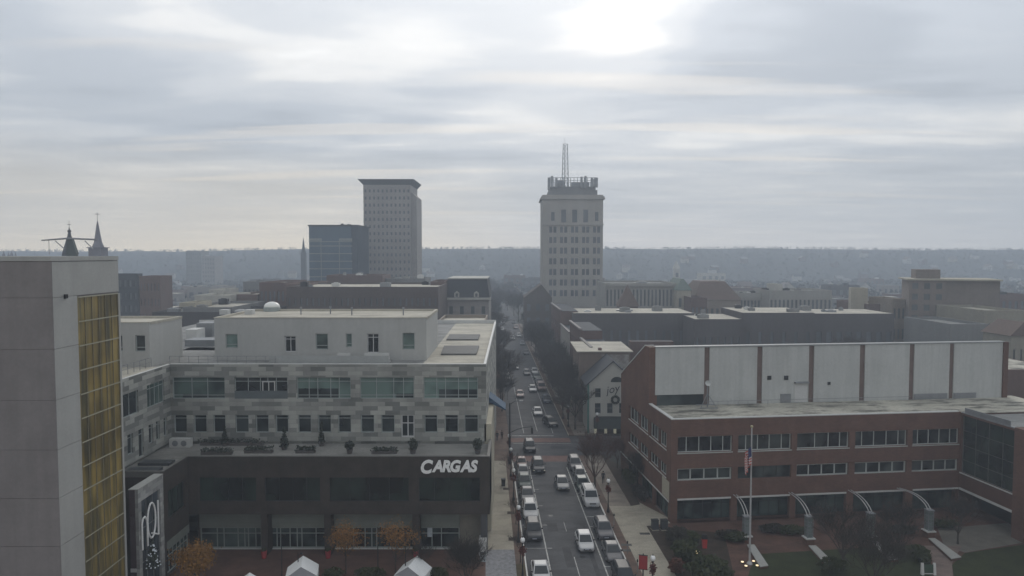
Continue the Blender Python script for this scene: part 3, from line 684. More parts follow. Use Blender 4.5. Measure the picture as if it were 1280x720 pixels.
# lit conifer
g0 = Vector((XS + .7, T.fx(190.5, 682, XS + .7)[0], 2.95))
C_ = Thing('christmas_tree', 'dark conical tree decoration with white baubles hung on the frame wall below the outline letters', 'christmas tree', g0)
C_.part('crown', leafball(.6, .6, 1.2, 420, .11, 77, .15, cone=True), m_ever); C_.part('trunk', MB().tube((0, 0, .1), (0, 0, 2.4), .06, .04).tube((0, 0, .6), (-.8, 0, .6), .03).tube((0, 0, 1.8), (-.8, 0, 1.8), .03), mat('bark', (.055, .047, .04), .95, .3, 3, .3))
q = MB(); rr = random.Random(5)
for _ in range(44):
    t = rr.random() * .9; a = rr.uniform(0, 6.28); r_ = .64 * (1 - t) + .04; c = (r_ * math.cos(a), r_ * math.sin(a), .2 + 2.3 * t); q.lathe([(.01, -.07), (.07, -.02), (.07, .03), (.01, .07)], 5, c)
C_.part('baubles', q, mat('bauble_white', (.75, .8, .85), .3, .02))

# ------------------------------------------------------------------ steeples and the gantry behind the tower roof
m_sl = mat('slate_dim', (.05, .055, .065), .8, .2, .4, .1)
def at(px, py, Y): p = D(px, py, Y); return p
Yc = 190.; B_ = at(88, 335, Yc); s = Yc / 870
T = Thing('domed_steeple', 'dark tapered church steeple with ball finial rising behind the panel tower roof', 'steeple', (B_.x, Yc, 0))
zq = lambda py: D(88, py, Yc).z
T.part('tower', MB().box(-2.2, 2.2, -2.2, 2.2, 0, zq(322)), m_sl)
T.part('spire', MB().lathe([(2.1, zq(322)), (1.6, zq(312)), (1.0, zq(303)), (.8, zq(299)), (.5, zq(295)), (.25, zq(289)), (.08, zq(284))], 8), m_sl)
T.part('finial', MB().lathe([(.05, zq(291)), (.38, zq(290.3)), (.5, zq(289)), (.38, zq(287.6)), (.05, zq(287))], 8).tube((0, 0, zq(287)), (0, 0, zq(276)), .06, .04).box(-.45, .45, -.05, .05, zq(281), zq(280.4)), m_sl)
g_ = at(88, 300, 150); s = 150 / 870
T = Thing('gantry_arm', 'long thin horizontal roof gantry with diagonal braces behind the panel tower', 'gantry', (g_.x, 150, 0))
zq = lambda py: D(88, py, 150).z
xq = lambda px: D(px, 300, 150).x - g_.x
T.part('beam', MB().tube((xq(52), 0, zq(300.5)), (xq(84), 0, zq(298)), .14, .2, 6).tube((xq(84), 0, zq(298)), (xq(122), 0, zq(299.5)), .2, .18, 6), m_steel)
T.part('brace', MB().tube((xq(69), 0, zq(301)), (xq(80), 0, zq(311)), .12, n=5), m_steel); T.part('brace', MB().tube((xq(106), 0, zq(301)), (xq(116), 0, zq(311)), .12, n=5), m_steel)
T.part('mast', MB().box(xq(81), xq(92), .3, 1.2, 0, zq(318)).hexa([(xq(80), .3, zq(318)), (xq(94), .3, zq(318)), (xq(94), 1.2, zq(318)), (xq(80), 1.2, zq(318))], [(xq(83), .4, zq(297)), (xq(88), .4, zq(297)), (xq(88), 1.1, zq(297)), (xq(83), 1.1, zq(297))]), mat('gantry_green', (.07, .085, .08), .8))
T.part('hanger', MB().tube((xq(61), 0, zq(300)), (xq(61), 0, zq(318)), .05, n=4), m_steel)
Yc = 260.
B_ = at(123, 320, Yc); zq = lambda py: D(123, py, Yc).z
T = Thing('church_spire', 'slender pointed church spire with a weathervane just right of the domed steeple', 'steeple', (B_.x, Yc, 0))
m_spw = mat('spire_stone', (.16, .15, .17), .8, .15, .4, .1)
T.part('belfry', MB().box(-2.3, 2.3, -2.3, 2.3, 0, zq(310)).box(-2.7, 2.7, -2.7, 2.7, zq(310), zq(309)), m_spw)
T.part('spire', MB().lathe([(2.1, zq(309)), (1.4, zq(303)), (.9, zq(293)), (.45, zq(282)), (.15, zq(276))], 8), m_spw)
T.part('weathervane', MB().tube((0, 0, zq(277)), (0, 0, zq(266)), .07).box(-.9, .9, -.05, .05, zq(268), zq(267.4)), m_sl)
for i, px in enumerate((5, 11, 15, 20)):
    B_ = at(px, 330, 420); T = Thing('rooftop_finial', 'faint thin pinnacle in a row above the panel tower roof at the left edge', 'pinnacle', (B_.x, 420, 0), group='row of faint pinnacles')
    zt_ = D(px, 313 + (i % 2) * 2, 420).z; T.part('shaft', MB().lathe([(1.0, 0), (1.0, zt_ - 3), (.3, zt_ - 1.2), (.05, zt_)], 6), m_spw)
# ------------------------------------------------------------------ brick auditorium building
P0 = D(838, 655, yx(85.2)); P0 = Vector((P0.x, yx(85.2), 0)); AB = R(6.5)
T = Thing('brick_auditorium', 'long red brick building with window bands, flat pale roof and tall white panelled stage wall', 'building', (P0.x, P0.y, 0), AB)
m_brk = mbrick('red_brick', (.122, .064, .047), (.155, .080, .058), (.13, .095, .078), .42, .14, .012, streak=.15)
m_brkd = mat('brick_band', (.122, .066, .049), .9, .2, .5, .12, streak=.15)
m_wp = mat('white_panel', (.46, .47, .455), .7, .08, .3, .06, streak=.16)
m_sfr = mat('silver_frame', (.40, .42, .40), .5, .06)
m_bg = mglass('bronze_glass', (.012, .013, .015), (.055, .065, .062), .12, .55, .5)
Zr = 12.9; ZrS = Zr
LF = T.fy(1200, 560, 0)[0]     # front wall length to the inner corner
za1, za0 = T.fy(847, 546.3, 0)[1], T.fy(847, 566.5, 0)[1]; zb1, zb0 = T.fy(847, 586.2, 0)[1], T.fy(847, 601.8, 0)[1]
zl = T.fy(846, 625.5, 0)[1]
bx = [(847, 915.3), (922.5, 989), (996, 1061), (1068.5, 1133.5), (1140, 1201)]
X_ = lambda px, py=575: T.fy(px, py, 0)[0]
ha = [(X_(a), X_(b) if i < 4 else LF - .15, za0, za1) for i, (a, b) in enumerate(bx)]; hb_ = [(h[0], h[1], zb0, zb1) for h in ha]
hg = [(X_(a, 640), X_(b, 640), .12, zl) for a, b in ((846.5, 913), (921, 986.5), (994, 1057), (1066, 1131), (1140, 1200))]; hg[-1] = (hg[-1][0], LF - .1, .12, zl)
mb = MB(); facade(mb, FRONT, 0, LF, .0, Zr, ha + hb_ + hg, .45); T.part('front_wall', mb, m_brk)
fxs = [[.17, .40, .62, .84], [.16, .38, .60, .83], [.36, .62, .84], [.15, .38, .62, .85], [.14, .37, .60, .83]]
for i, h in enumerate(ha): window(T, FRONT, h, m_sfr, m_bg, xs=[h[0] + (h[1] - h[0]) * q for q in fxs[i]], d=.42, fw=.1)
for i, h in enumerate(hb_):
    window(T, FRONT, h, m_sfr if i != 1 else m_black, m_bg, nx=4, d=.42, fw=.17 if i != 1 else .05)
q = MB()
for i, h in enumerate(ha): q.box(h[0] - .05, h[1] + .05 if i < 4 else h[1], -.06, .0, h[2] - .12, h[2] - .01)
T.part('sill', q, m_sfr)
for i, h in enumerate(hg):
    q = MB(); q.box(h[0], h[1], -.08, .3, h[3], h[3] + .16) if False else q.box(h[0], h[1], -.08, -.005, h[3] + .0, h[3] + .2); T.part('lintel_trim', q, m_white)
    window(T, FY(.9), (h[0] - .5 if i else h[0], h[1] + .5 if i < 4 else h[1], .14, zl), m_black, m_shopg, nx=6, zs=(.68,), d=.3, fw=.07, name='ground_glazing')
WS = 34.0
Ys = T.fx(776.5, 480, 0)[0]          # far end of side wall
Yt = T.fx(811.5, 450, 0)[0]           # start of the tall part
# side wall (facing the street)
MS = LEFT(0)
def sxh(pa, pb, z0, z1): a = T.fx(pa, 560, 0)[0]; b = T.fx(pb, 560, 0)[0]; return (min(a, b), max(a, b), z0, z1)
sh = []
for k, (a, b) in enumerate([(833, 824), (823, 812), (810, 799), (798, 786)]):
    sh.append(sxh(a, b, za0, za1)); sh.append(sxh(a, b, zb0, zb1))
sg = [(1.0, 6.2, .15, zl - .5), (7.2, 12.4, .15, zl - .5), (13.4, 19., .15, zl - .5), (20, 26, .15, zl - .5), (27, Ys - 1, .15, zl - .5)]
sg = [g_ for g_ in sg if g_[1] > g_[0] and g_[1] < Ys]
mb = MB(); facade(mb, MS, .45, Ys, 0, Zr - .0, sh + sg, .4); T.part('side_wall', mb, m_brk)
for h in sh: window(T, MS, h, m_sfr, m_bg, nx=3, d=.4, fw=.07)
for h in sg: window(T, MS, h, m_black, m_shopg, nx=3, d=.4, fw=.06, name='ground_glazing')
q = MB()
for h in sh: q.box(h[0] - .1, h[1] + .1, -.06, -.003, h[2] - .14, h[2] - .02, 0, MS)
q.box(.6, Ys, -.07, -.003, zl - .45, zl - .28, 0, MS); T.part('side_trim', q, m_white)
q = MB(); q.box(.55, 3.2, -.03, -.002, zl - .2, zb0 - .25, 0, MS); T.part('corner_panel', q, mat('beige_render', (.40, .37, .29)))
# body and roofs
XE = LF + 16
b = MB(); b.box(.4, XE, 1.3, Yt + .5, 0, Zr - .35); b.box(.4, XE, .45, 1.3, zl + .25, Zr - .35); T.part('wall', b, m_brkd)
q = MB(); q.box(.0, .45, .0, Yt, Zr, Zr + .12); q.box(.45, LF - .3, 0, .4, Zr, Zr + .12); T.part('roof_edge', q, m_white)
q = MB(); q.box(.4, XE, .4, Yt + 1, Zr - .345, Zr - .25); T.part('roof', q, mat('stained_roof', (.46, .44, .37), .9, .3, .2, .2, stain=.7, stain_sc=.45))
Zt = T.fy(900, 432.8, Yt)[1]
XT1 = T.fy(1254, 460, Yt)[0]
# tall prism with sloping back
q = MB(); zfar = T.fx(776.5, 467, 0)[1]
q.xprism([(Yt + .0, Zr - .3), (Ys, Zr - .3), (Ys, zfar), (Yt + 1.6, Zt), (Yt + .0, Zt)], -.02, 1.1); T.part('shed_end_wall', q, m_brk)
q = MB(); q.xprism([(Yt + .3, 0), (Ys, 0), (Ys, zfar - .3), (Yt + 1.6, Zt - .3), (Yt + .3, Zt - .3)], 1.1, XT1 - .5); T.part('stage_house', q, mat('dark_membrane', (.07, .07, .075), .8))
q = MB(); q.hexa([(-.1, Yt + 1.6, Zt), (1.15, Yt + 1.6, Zt), (1.15, Ys, zfar), (-.1, Ys, zfar)], [(-.1, Yt + 1.6, Zt + .14), (1.15, Yt + 1.6, Zt + .14), (1.15, Ys, zfar + .14), (-.1, Ys, zfar + .14)]); T.part('coping', q, m_white)
TX = lambda px: T.fy(px, 460, Yt)[0]
pil = [(880, 886.5), (946, 952.5), (1010.5, 1017), (1074, 1080.5), (1136, 1142), (1186, 1191.5)]
edges = [819] + [e for p in pil for e in p] + [1252]
for i in range(0, len(edges), 2):
    zlo = Zr - .25 if i else T.fy(850, 493, Yt)[1]
    q = MB(); q.box(TX(edges[i]), TX(edges[i + 1]), Yt - .12, Yt + .3, zlo, Zt - .1); T.part('wall_panel', q, m_wp)
for a, b in pil:
    q = MB(); q.box(TX(a), TX(b), Yt + .05, Yt + .3, Zr - .3, Zt - .1); T.part('brick_pier', q, mat('grey_brown_pier', (.16, .115, .10), .9, .2, 1, .1))
q = MB(); q.box(TX(819), TX(1254), Yt - .2, Yt + .9, Zt - .1, Zt + .08); T.part('top_coping', q, mat('grey_coping', (.26, .27, .27), .6))
q = MB(); q.box(TX(819), TX(880), Yt + .1, Yt + .3, Zr - .25, T.fy(850, 493, Yt)[1]); T.part('glass_band', q, m_glassd)
q = MB(); q.box(TX(1252), TX(1258), Yt - .3, Yt + 1.0, 0, Zt); T.part('end_pier', q, m_brkd)
for px, py, r_ in ((961, 472, .28), (982, 472, .3), (1035.5, 479, .2)):
    x_, z_ = T.fy(px, py, Yt); q = MB().box(x_ - r_, x_ + r_, Yt - .2, Yt - .125, z_ - r_, z_ + r_); T.part('vent', q, m_black)
x_, z_ = T.fy(981.5, 489, Yt); T.part('louvre', MB().box(x_ - .75, x_ + .75, Yt - .2, Yt - .125, Zr - .2, Zr + 1.0), m_steel)
a, _ = T.fy(992, 480, Yt); b, z_ = T.fy(1009, 477.3, Yt); T.part('door_canopy', MB().box(a, b, Yt - .6, Yt - .125, z_ - .1, z_ + .08), m_steel)
T.part('service_door', MB().box(a + .1, b - .1, Yt - .16, Yt - .125, Zr - .2, z_ - .2), mat('pale_door', (.5, .5, .49), .6, .05))
for pa, pb in ((1142.5, 1184), (1192, 1220)):
    a = TX(pa); b = TX(pb); T.part('louvre_band', MB().box(a, b, Yt - .2, Yt - .125, Zr - .2, Zr + .55), m_steel)
# railing and pipes along the foot of the panels
q = MB(); xx = TX(880)
while xx < TX(960): q.tube((xx, Yt - 1.5, Zr - .25), (xx, Yt - 1.5, Zr + .5), .03, n=4); xx += 1.4
q.tube((TX(878), Yt - 1.5, Zr + .5), (TX(1130), Yt - 1.5, Zr + .5), .035, n=4); T.part('roof_railing', q, m_steel)
# right wing: projects towards the camera
Yw = -26.0
MWg = LEFT(LF)
Zw = Zr - .1
wl = T.fx(1267, 643, LF)[0]
hw_ = [(wl + .05, -.2, zb0 - .1, Zw - .25)]
mb = MB(); facade(mb, MWg, Yw, -.001, zl + .0, Zw, hw_, .4); T.part('wing_wall', mb, m_brkd)
window(T, MWg, hw_[0], mat('thin_mullion', (.085, .09, .085), .5), mglass('green_curtain_glass', (.012, .015, .016), (.030, .045, .036), .15, .5, .35), nx=4, zs=(.22, .47, .73), d=.35, fw=.06, name='curtain_wall', sub='pane')
q = MB(); q.box(Yw, -.1, -.09, -.004, zl - .02, zl + .26, 0, MWg); q.box(wl + .05, -.1, -.09, -.004, zb0 - .25, zb0 - .1, 0, MWg); T.part('white_band', q, m_white)
q = MB(); q.box(LF + .4, XE, Yw, .44, zl, Zw - .5); T.part('wing_body', q, m_brkd)
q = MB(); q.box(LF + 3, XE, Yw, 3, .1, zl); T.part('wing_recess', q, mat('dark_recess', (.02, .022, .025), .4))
q = MB(); q.box(LF - .02, XE, Yw, .38, Zw - .49, Zw - .42) if False else q.box(LF + .4, XE, Yw, .38, Zw - .49, Zw - .42); T.part('roof', q, m_roofg)
q = MB(); q.box(Yw, -.1, 0.0, .4, Zw, Zw + .14, 0, MWg); q.box(wl + 1, -.5, .1, .2, Zw + .14, Zw + .75, 0, MWg); T.part('roof_edge', q, m_steel)
q = MB(); q.box(LF - .25, LF + 1.3, wl - 1.6, wl, .1, Zw + .25); q.box(LF + 1.3, LF + 12, wl - 1.6, wl + .2, .1, Zw + .25); T.part('brick_pier', q, m_brk)
for k in range(2):
    z0_, z1_ = ((za0, za1), (zb0 - .2, zb1))[k]; T.part('wing_window', MB().box(LF + .6, LF + 1.25, wl - 1.65, wl - 1.61, z0_, z1_), m_glassd)
BR = T
# curved canopy arms, lantern columns and the white-topped walls : one thing each
m_gl = mat('lantern_glass', (.20, .235, .23), .3, .25, 1.5, .2)
lam = mat('pale_wall_cap', (.32, .32, .30), .7, .12)
for k, (cx_, yt_, yb_, ax_, lab) in enumerate(((933, 644, 672, 921, 'glazed lantern column on brick base beside the flagpole with curved white arms above'), (1011, 644, 675, 994, 'glazed lantern column with curved white arms, second from the street'),
        (1088, 640, 672, 1074, 'dim glazed lantern column with curved white arms behind the bare trees'), (1161, 636, 666, 1141, 'glazed lantern column with curved white arms nearest the inner corner'))):
    g0 = G(cx_, yb_ + 5, .12); Yc = g0.y
    L = Thing('lantern_column', lab, 'lantern', (D(cx_, 660, Yc).x, Yc, .12), AB, group='lantern columns before the brick building')
    zt_ = D(cx_, yt_, Yc).z
    L.part('base', MB().box(-.45, .45, -.45, .45, 0, .7), m_brk); L.part('base_cap', MB().box(-.55, .55, -.55, .55, .7, .82), m_white)
    L.part('glass_shaft', MB().box(-.27, .27, -.27, .27, .82, zt_ - .3), m_gl)
    q = MB()
    for a, b in ((-.32, -.32), (.32, -.32), (.32, .32), (-.32, .32)): q.box(a - .035, a + .035, b - .035, b + .035, .82, zt_ - .2)
    z = 1.3
    while z < zt_ - .3: q.box(-.34, .34, -.34, -.30, z, z + .05); q.box(-.34, -.30, -.30, .34, z, z + .05); q.box(.30, .34, -.30, .34, z, z + .05); z += .42
    q.box(-.4, .4, -.4, .4, zt_ - .3, zt_ - .18); L.part('metal_cage', q, m_steel)
    wx = (BR.o.matrix_world if False else None)
    lx, ly = L.fy(ax_, 620, (P0.y - Yc) + 2.0 if False else 0), 0
    # arms rise from the column top back to the wall above the openings
    tgt = L.inv @ (Vector((D(ax_, 620, P0.y).x, P0.y + math.tan(AB) * (D(ax_, 620, P0.y).x - P0.x), 0)) - Vector((L.loc.x, L.loc.y, 0)))
    for s_ in (-.18, .18):
        q = MB(); pts = []
        for i in range(9):
            t = i / 8; a = t * math.pi / 2
            pts.append((tgt.x * t ** 1.6 + s_, (tgt.y - .15) * t ** 1.25, zt_ - .2 + (zl + .35 - zt_ + .2) * t + .75 * math.sin(math.pi * t ** .8)))
        q.path(pts, .055, 5); L.part('arm', q, mat('white_arm', (.42, .42, .41), .5, .05))
for k, (a, b, lab) in enumerate(((((934, 681), (943, 681)), ((950, 708), (960, 706.5)), 'white topped low wall running from the first lantern column to the lawn'), (((1011, 682), (1020, 682)), ((1030, 703), (1041, 702)), 'white topped low wall across the lawn in front of the second lantern column'),
        (((1090, 677), (1097, 677)), ((1111, 700), (1123, 698.5)), 'white topped low wall among the bare trees'), (((1161, 673), (1169, 673)), ((1189, 698), (1201, 696)), 'white topped low wall beside the pinkish path'))):
    pa = [G(*a[0], .45), G(*a[1], .45), G(*b[1], .45), G(*b[0], .45)]; c0 = pa[0]
    L = Thing('low_wall', lab, 'wall', (c0.x, c0.y, .12), group='low walls across the lawn')
    L.part('base', MB().prism([(p.x - c0.x, p.y - c0.y) for p in pa], 0, .27), m_brkd)
    cc = sum(pa, Vector()) / 4; L.part('cap', MB().prism([((p.x - cc.x) * 1.04 + cc.x - c0.x, (p.y - cc.y) * 1.03 + cc.y - c0.y) for p in pa], .27, .35), lam)
# roof dish on a tripod
c0 = D(884, 508, 92.0); 
L = Thing('dish_tripod', 'small white dish on a braced tripod mast on the brick building roof', 'antenna', (c0.x, 92.0, Zr - .25))
zq = lambda py: D(884, py, 92.0).z - (Zr - .25)
L.part('mast', MB().tube((0, 0, 0), (0, 0, zq(477)), .07), m_steel)
for a, b in ((-1.1, -.8), (1.1, -.8), (0, 1.2)): L.part('leg', MB().tube((a, b, 0), (0, 0, zq(492)), .045, n=5), m_steel)
L.part('base_frame', MB().box(-1.2, 1.2, -.9, -.8, 0, .1).box(-1.2, 1.2, 1.15, 1.25, 0, .1), m_steel)
L.part('dish', MB().lathe([(.02, -.02), (.22, .02), (.36, .12), (.38, .14), (.2, .06), (.02, .03)], 12, (0, 0, 0)), m_wp)
KIDS[L.o.name][-1].location = (0, -.1, zq(479)); KIDS[L.o.name][-1].rotation_euler = (R(70), 0, 0)

# ------------------------------------------------------------------ flagpole with limp flag
b0 = G(937, 705, .15); zt_ = D(941.5, 535, b0.y).z
L = Thing('flagpole', 'tall pale flagpole standing in the brick plaza beside the lawn', 'flagpole', (b0.x, b0.y, .15))
m_pole = mat('pole_aluminium', (.42, .42, .42), .4, .05, metal=.2)
L.part('pole', MB().tube((0, 0, .1), (0.0, 0, zt_ - .15), .11, .065, 10), m_pole); L.part('base', MB().lathe([(.3, 0), (.28, .12), (.14, .3)], 12), m_pole)
L.part('finial', MB().lathe([(.02, -.16), (.13, -.09), (.15, 0), (.13, .09), (.02, .15)], 10, (0, 0, zt_)), mat('gold_ball', (.40, .36, .22), .4))
m_fl, n_, b_ = nt('flag_cloth'); u = coords(n_, 'UV'); s = n_.nodes.new('ShaderNodeSeparateXYZ'); n_.links.new(u, s.inputs[0])
def nm(op, a, b=None):
    t = n_.nodes.new('ShaderNodeMath'); t.operation = op
    for i, x in enumerate((a, b)):
        if x is None: continue
        if isinstance(x, (int, float)): t.inputs[i].default_value = x
        else: n_.links.new(x, t.inputs[i])
    return t.outputs[0]
stp = nm('GREATER_THAN', nm('MODULO', nm('MULTIPLY', s.outputs[1], 6.5), 1.), .5)
can = nm('MULTIPLY', nm('LESS_THAN', s.outputs[0], .4), nm('GREATER_THAN', s.outputs[1], .46))
mx_ = n_.nodes.new('ShaderNodeMix'); mx_.data_type = 'RGBA'; n_.links.new(stp, mx_.inputs[0]); mx_.inputs[6].default_value = (.42, .07, .06, 1); mx_.inputs[7].default_value = (.55, .52, .50, 1)
mx2 = n_.nodes.new('ShaderNodeMix'); mx2.data_type = 'RGBA'; n_.links.new(can, mx2.inputs[0]); n_.links.new(mx_.outputs[2], mx2.inputs[6]); mx2.inputs[7].default_value = (.03, .04, .12, 1)
n_.links.new(mx2.outputs[2], b_.inputs['Base Color']); b_.inputs['Roughness'].default_value = .9
# hanging cloth: hoist along the pole, fly drooping
ztf = D(941, 558, b0.y).z - .15; zbf = D(941, 594, b0.y).z - .15
NI, NJ = 16, 12; vs = []; uv = []
Hh = 1.9
for i in range(NI + 1):
    s_ = i / NI
    for j in range(NJ + 1):
        t = j / NJ
        x = -.10 - .55 * math.sin(s_ * 1.9) * (1 - .35 * t) + .08 * math.sin(s_ * 17 + t * 2) - .10 * t * s_
        y = -.14 + .24 * math.sin(s_ * 14 + t * 1.7) * min(1, s_ * 4)
        z = ztf - t * Hh - s_ * (ztf - zbf - Hh) * (1 - .25 * (1 - s_)) 
        vs.append((x, y, z)); uv.append((s_, 1 - t))
fs = [(i * (NJ + 1) + j, (i + 1) * (NJ + 1) + j, (i + 1) * (NJ + 1) + j + 1, i * (NJ + 1) + j + 1) for i in range(NI) for j in range(NJ)]
me = bpy.data.meshes.new('flag'); me.from_pydata(vs, [], fs); ul = me.uv_layers.new(name='uv')
for lp in me.loops: ul.data[lp.index].uv = uv[lp.vertex_index]
me.materials.append(m_fl); me.polygons.foreach_set('use_smooth', [True] * len(fs))
fo = link('flag', me, None, (b0.x, b0.y, .15)); tag(fo, 'limp red and white striped flag hanging from the flagpole', 'flag')
for k, (px, py) in enumerate(((928, 703), (932.5, 708), (942, 702), (946.5, 707.5))):
    g0 = G(px, py, .2); L = Thing('ground_light', 'small glowing yellow ground light at the foot of the flagpole', 'ground light', (g0.x, g0.y, .12), group='ground lights round the flagpole')
    L.part('housing', MB().lathe([(.18, 0), (.18, .1), (.14, .12)], 10), m_black); L.part('lens', MB().lathe([(.15, .121), (.15, .18), (.06, .20)], 10), memit('warm_lens', (1, .75, .35), .9))
g0 = G(872, 690, .9); L = Thing('garden_lamp', 'small glowing yellow lamp among the dark bushes by the pavement', 'garden lamp', (g0.x, g0.y, .15)); L.part('post', MB().tube((0, 0, 0), (0, 0, .62), .04), m_black); L.part('lens', MB().box(-.28, .28, -.12, .12, .62, .85), MATS['warm_lens'])
# red bin with dark lid
g0 = G(880.5, 685, .12); L = Thing('red_bin', 'red box shaped bin with black lid on the brick plaza behind the bushes', 'bin', (g0.x, g0.y, .12))
m_red = mat('red_paint', (.42, .035, .03), .5, .1)
L.part('body', MB().hexa([(-.22, -.2, 0), (.22, -.2, 0), (.22, .2, 0), (-.22, .2, 0)], [(-.27, -.25, 1.1), (.27, -.25, 1.1), (.27, .25, 1.1), (-.27, .25, 1.1)]), m_red)
L.part('lid', MB().hexa([(-.32, -.3, 1.1), (.32, -.3, 1.1), (.32, .3, 1.1), (-.32, .3, 1.1)], [(-.22, -.2, 1.55), (.22, -.2, 1.55), (.22, .2, 1.55), (-.22, .2, 1.55)]), m_black)
# A-frame sign
g0 = G(1160, 718, .15); L = Thing('white_signboard', 'small white framed double signboard on the lawn edge by the pinkish path', 'signboard', (g0.x, g0.y, .15))
for s_ in (-1, 1): L.part('post', MB().hexa([(s_ * .62 - .13, -.2, 0), (s_ * .62 + .13, -.2, 0), (s_ * .62 + .13, .1, 0), (s_ * .62 - .13, .1, 0)], [(s_ * .62 - .13, -.05, 1.2), (s_ * .62 + .13, -.05, 1.2), (s_ * .62 + .13, .05, 1.2), (s_ * .62 - .13, .05, 1.2)]), m_white)
L.part('board', MB().box(-.49, .49, -.06, -.02, .15, 1.05), mat('board_green', (.05, .08, .055), .7)); L.part('rail', MB().box(-.49, .49, -.08, 0, .06, .15), m_white)
# two dark utility boxes by the pavement
for px, lab in ((818.5, 'dark grey utility cabinet nearer the street beside the building corner'), (830, 'dark grey utility cabinet right beside the brick building corner')):
    g0 = G(px, 662, .16); L = Thing('utility_cabinet', lab, 'cabinet', (g0.x, g0.y, .16), AB)
    L.part('body', MB().box(-.38, .38, -.3, .3, .08, 1.15), mat('cabinet_grey', (.05, .052, .055), .6)); L.part('cap', MB().box(-.42, .42, -.34, .34, 1.15, 1.22), m_black); L.part('plinth', MB().box(-.42, .42, -.34, .34, 0, .08), m_conc)
# ------------------------------------------------------------------ town
m_fw = mat('far_window', (.095, .105, .11), .3, .2, .4, .0, rnd=.3)  # pane tone lifted: haze over distant windows is partly put into this colour
def town(name, label, cat, x0, x1, ytop, Y, dep, mw, mr=None, rows=0, cols=0, wz=(.25, .75), wx=.5, floor=None, group=None, z0=0, gable=None, rz=0., par=.8, wmat=None, pair=False, zstart=None, skip=()):
    """block seen between pixel columns x0..x1 with its top at pixel row ytop and its front at depth Y"""
    a = D(x0, ytop, Y); b = D(x1, ytop, Y); W = b.x - a.x; H = a.z
    T = Thing(name, label, cat, (a.x, Y, 0), rz, group)
    holes = []; d = .35
    if rows:
        fl = floor or (H - 1.5) / rows; zs_ = zstart if zstart is not None else H - 1.2 - fl * rows
        cw = W / cols
        for r in range(rows):
            for c in range(cols):
                if (r, c) in skip: continue
                zc0 = zs_ + fl * (r + wz[0]); zc1 = zs_ + fl * (r + wz[1])
                if zc1 < 2: continue
                xc = cw * (c + .5); hw = cw * wx / 2
                if pair: holes += [(xc - hw, xc - hw * .18, zc0, zc1), (xc + hw * .18, xc + hw, zc0, zc1)]
                else: holes.append((xc - hw, xc + hw, zc0, zc1))
    mb = MB(); facade(mb, FRONT, 0, W, 0, H, holes, d); T.part('front_wall', mb, mw)
    for h in holes[:98]: T.part('window', MB().box(h[0], h[1], d - .12, d - .02, h[2], h[3]), wmat or m_fw)
    if len(holes) > 98:
        q = MB()
        for h in holes[98:]: q.box(h[0], h[1], d - .12, d - .02, h[2], h[3])
        T.part('window_rows', q, wmat or m_fw)['kind'] = 'stuff'
    if gable:
        q = MB(); q.yprism([(0, 0), (W, 0), (W, H), (0, H)], d, dep); T.part('wall', q, mw)
        q = MB(); q.hexa([(-.4, -.3, H), (W + .4, -.3, H), (W + .4, dep + .3, H), (-.4, dep + .3, H)], [(gable[1] - .0, gable[2], H + gable[0]), (W - gable[1], gable[2], H + gable[0]), (W - gable[1], dep - gable[2], H + gable[0]), (gable[1], dep - gable[2], H + gable[0])]); T.part('roof', q, mr)
    else:
        q = MB(); q.box(0, W, d, dep, 0, H - par); T.part('wall', q, mw)
        q = MB(); q.box(0, .3, d, dep, H - par, H); q.box(W - .3, W, d, dep, H - par, H); q.box(.3, W - .3, dep - .3, dep, H - par, H); T.part('parapet', q, mw)
        q = MB(); q.box(.3, W - .3, d, dep - .3, H - par + .005, H - par + .1 if par > .3 else H - .02); T.part('roof', q, mr or m_roofg)
    if W > 11 and not gable and dep > 11:
        rq = random.Random(int(x0 * 7 + Y)); mm_ = [m_steel, m_white, m_black, m_roofg]
        for k in range(min(7, int(W / 9) + 2)):
            ux = rq.uniform(1.5, W - 3); uy = rq.uniform(2, dep - 3); us = rq.uniform(.5, 1.5); uh = rq.uniform(.6, 1.8); q = MB(); q.box(ux - us, ux + us, uy - us * .7, uy + us * .7, H - par + .1, H - par + uh); q.box(ux - us * .5, ux + us * .5, uy - us * .3, uy + us * .3, H - par + uh, H - par + uh + .18)
            T.part('roof_unit', q, mm_[rq.randrange(4)])
    T.W = W; T.H = H; T.dep = dep; return T
M_ = lambda nm_, c, **k: mat(nm_, c, .88, k.get('var', .15), k.get('sc', .15), .1, streak=.1)
stone_p = M_('pale_stone', (.33, .31, .28)); stone_t = M_('tower_tan', (.27, .25, .235)); brick_b = M_('brown_brick', (.13, .085, .075)); brick_d = M_('dull_brick', (.15, .10, .085))
grey_w = M_('grey_wall', (.20, .20, .195)); dark_w = M_('dark_wall', (.075, .07, .072)); cream_w = M_('cream_wall', (.38, .35, .28)); slate = M_('slate_roof', (.055, .06, .068)); white_w = M_('white_wall', (.44, .43, .39))
cop = M_('copper_green', (.15, .185, .165))

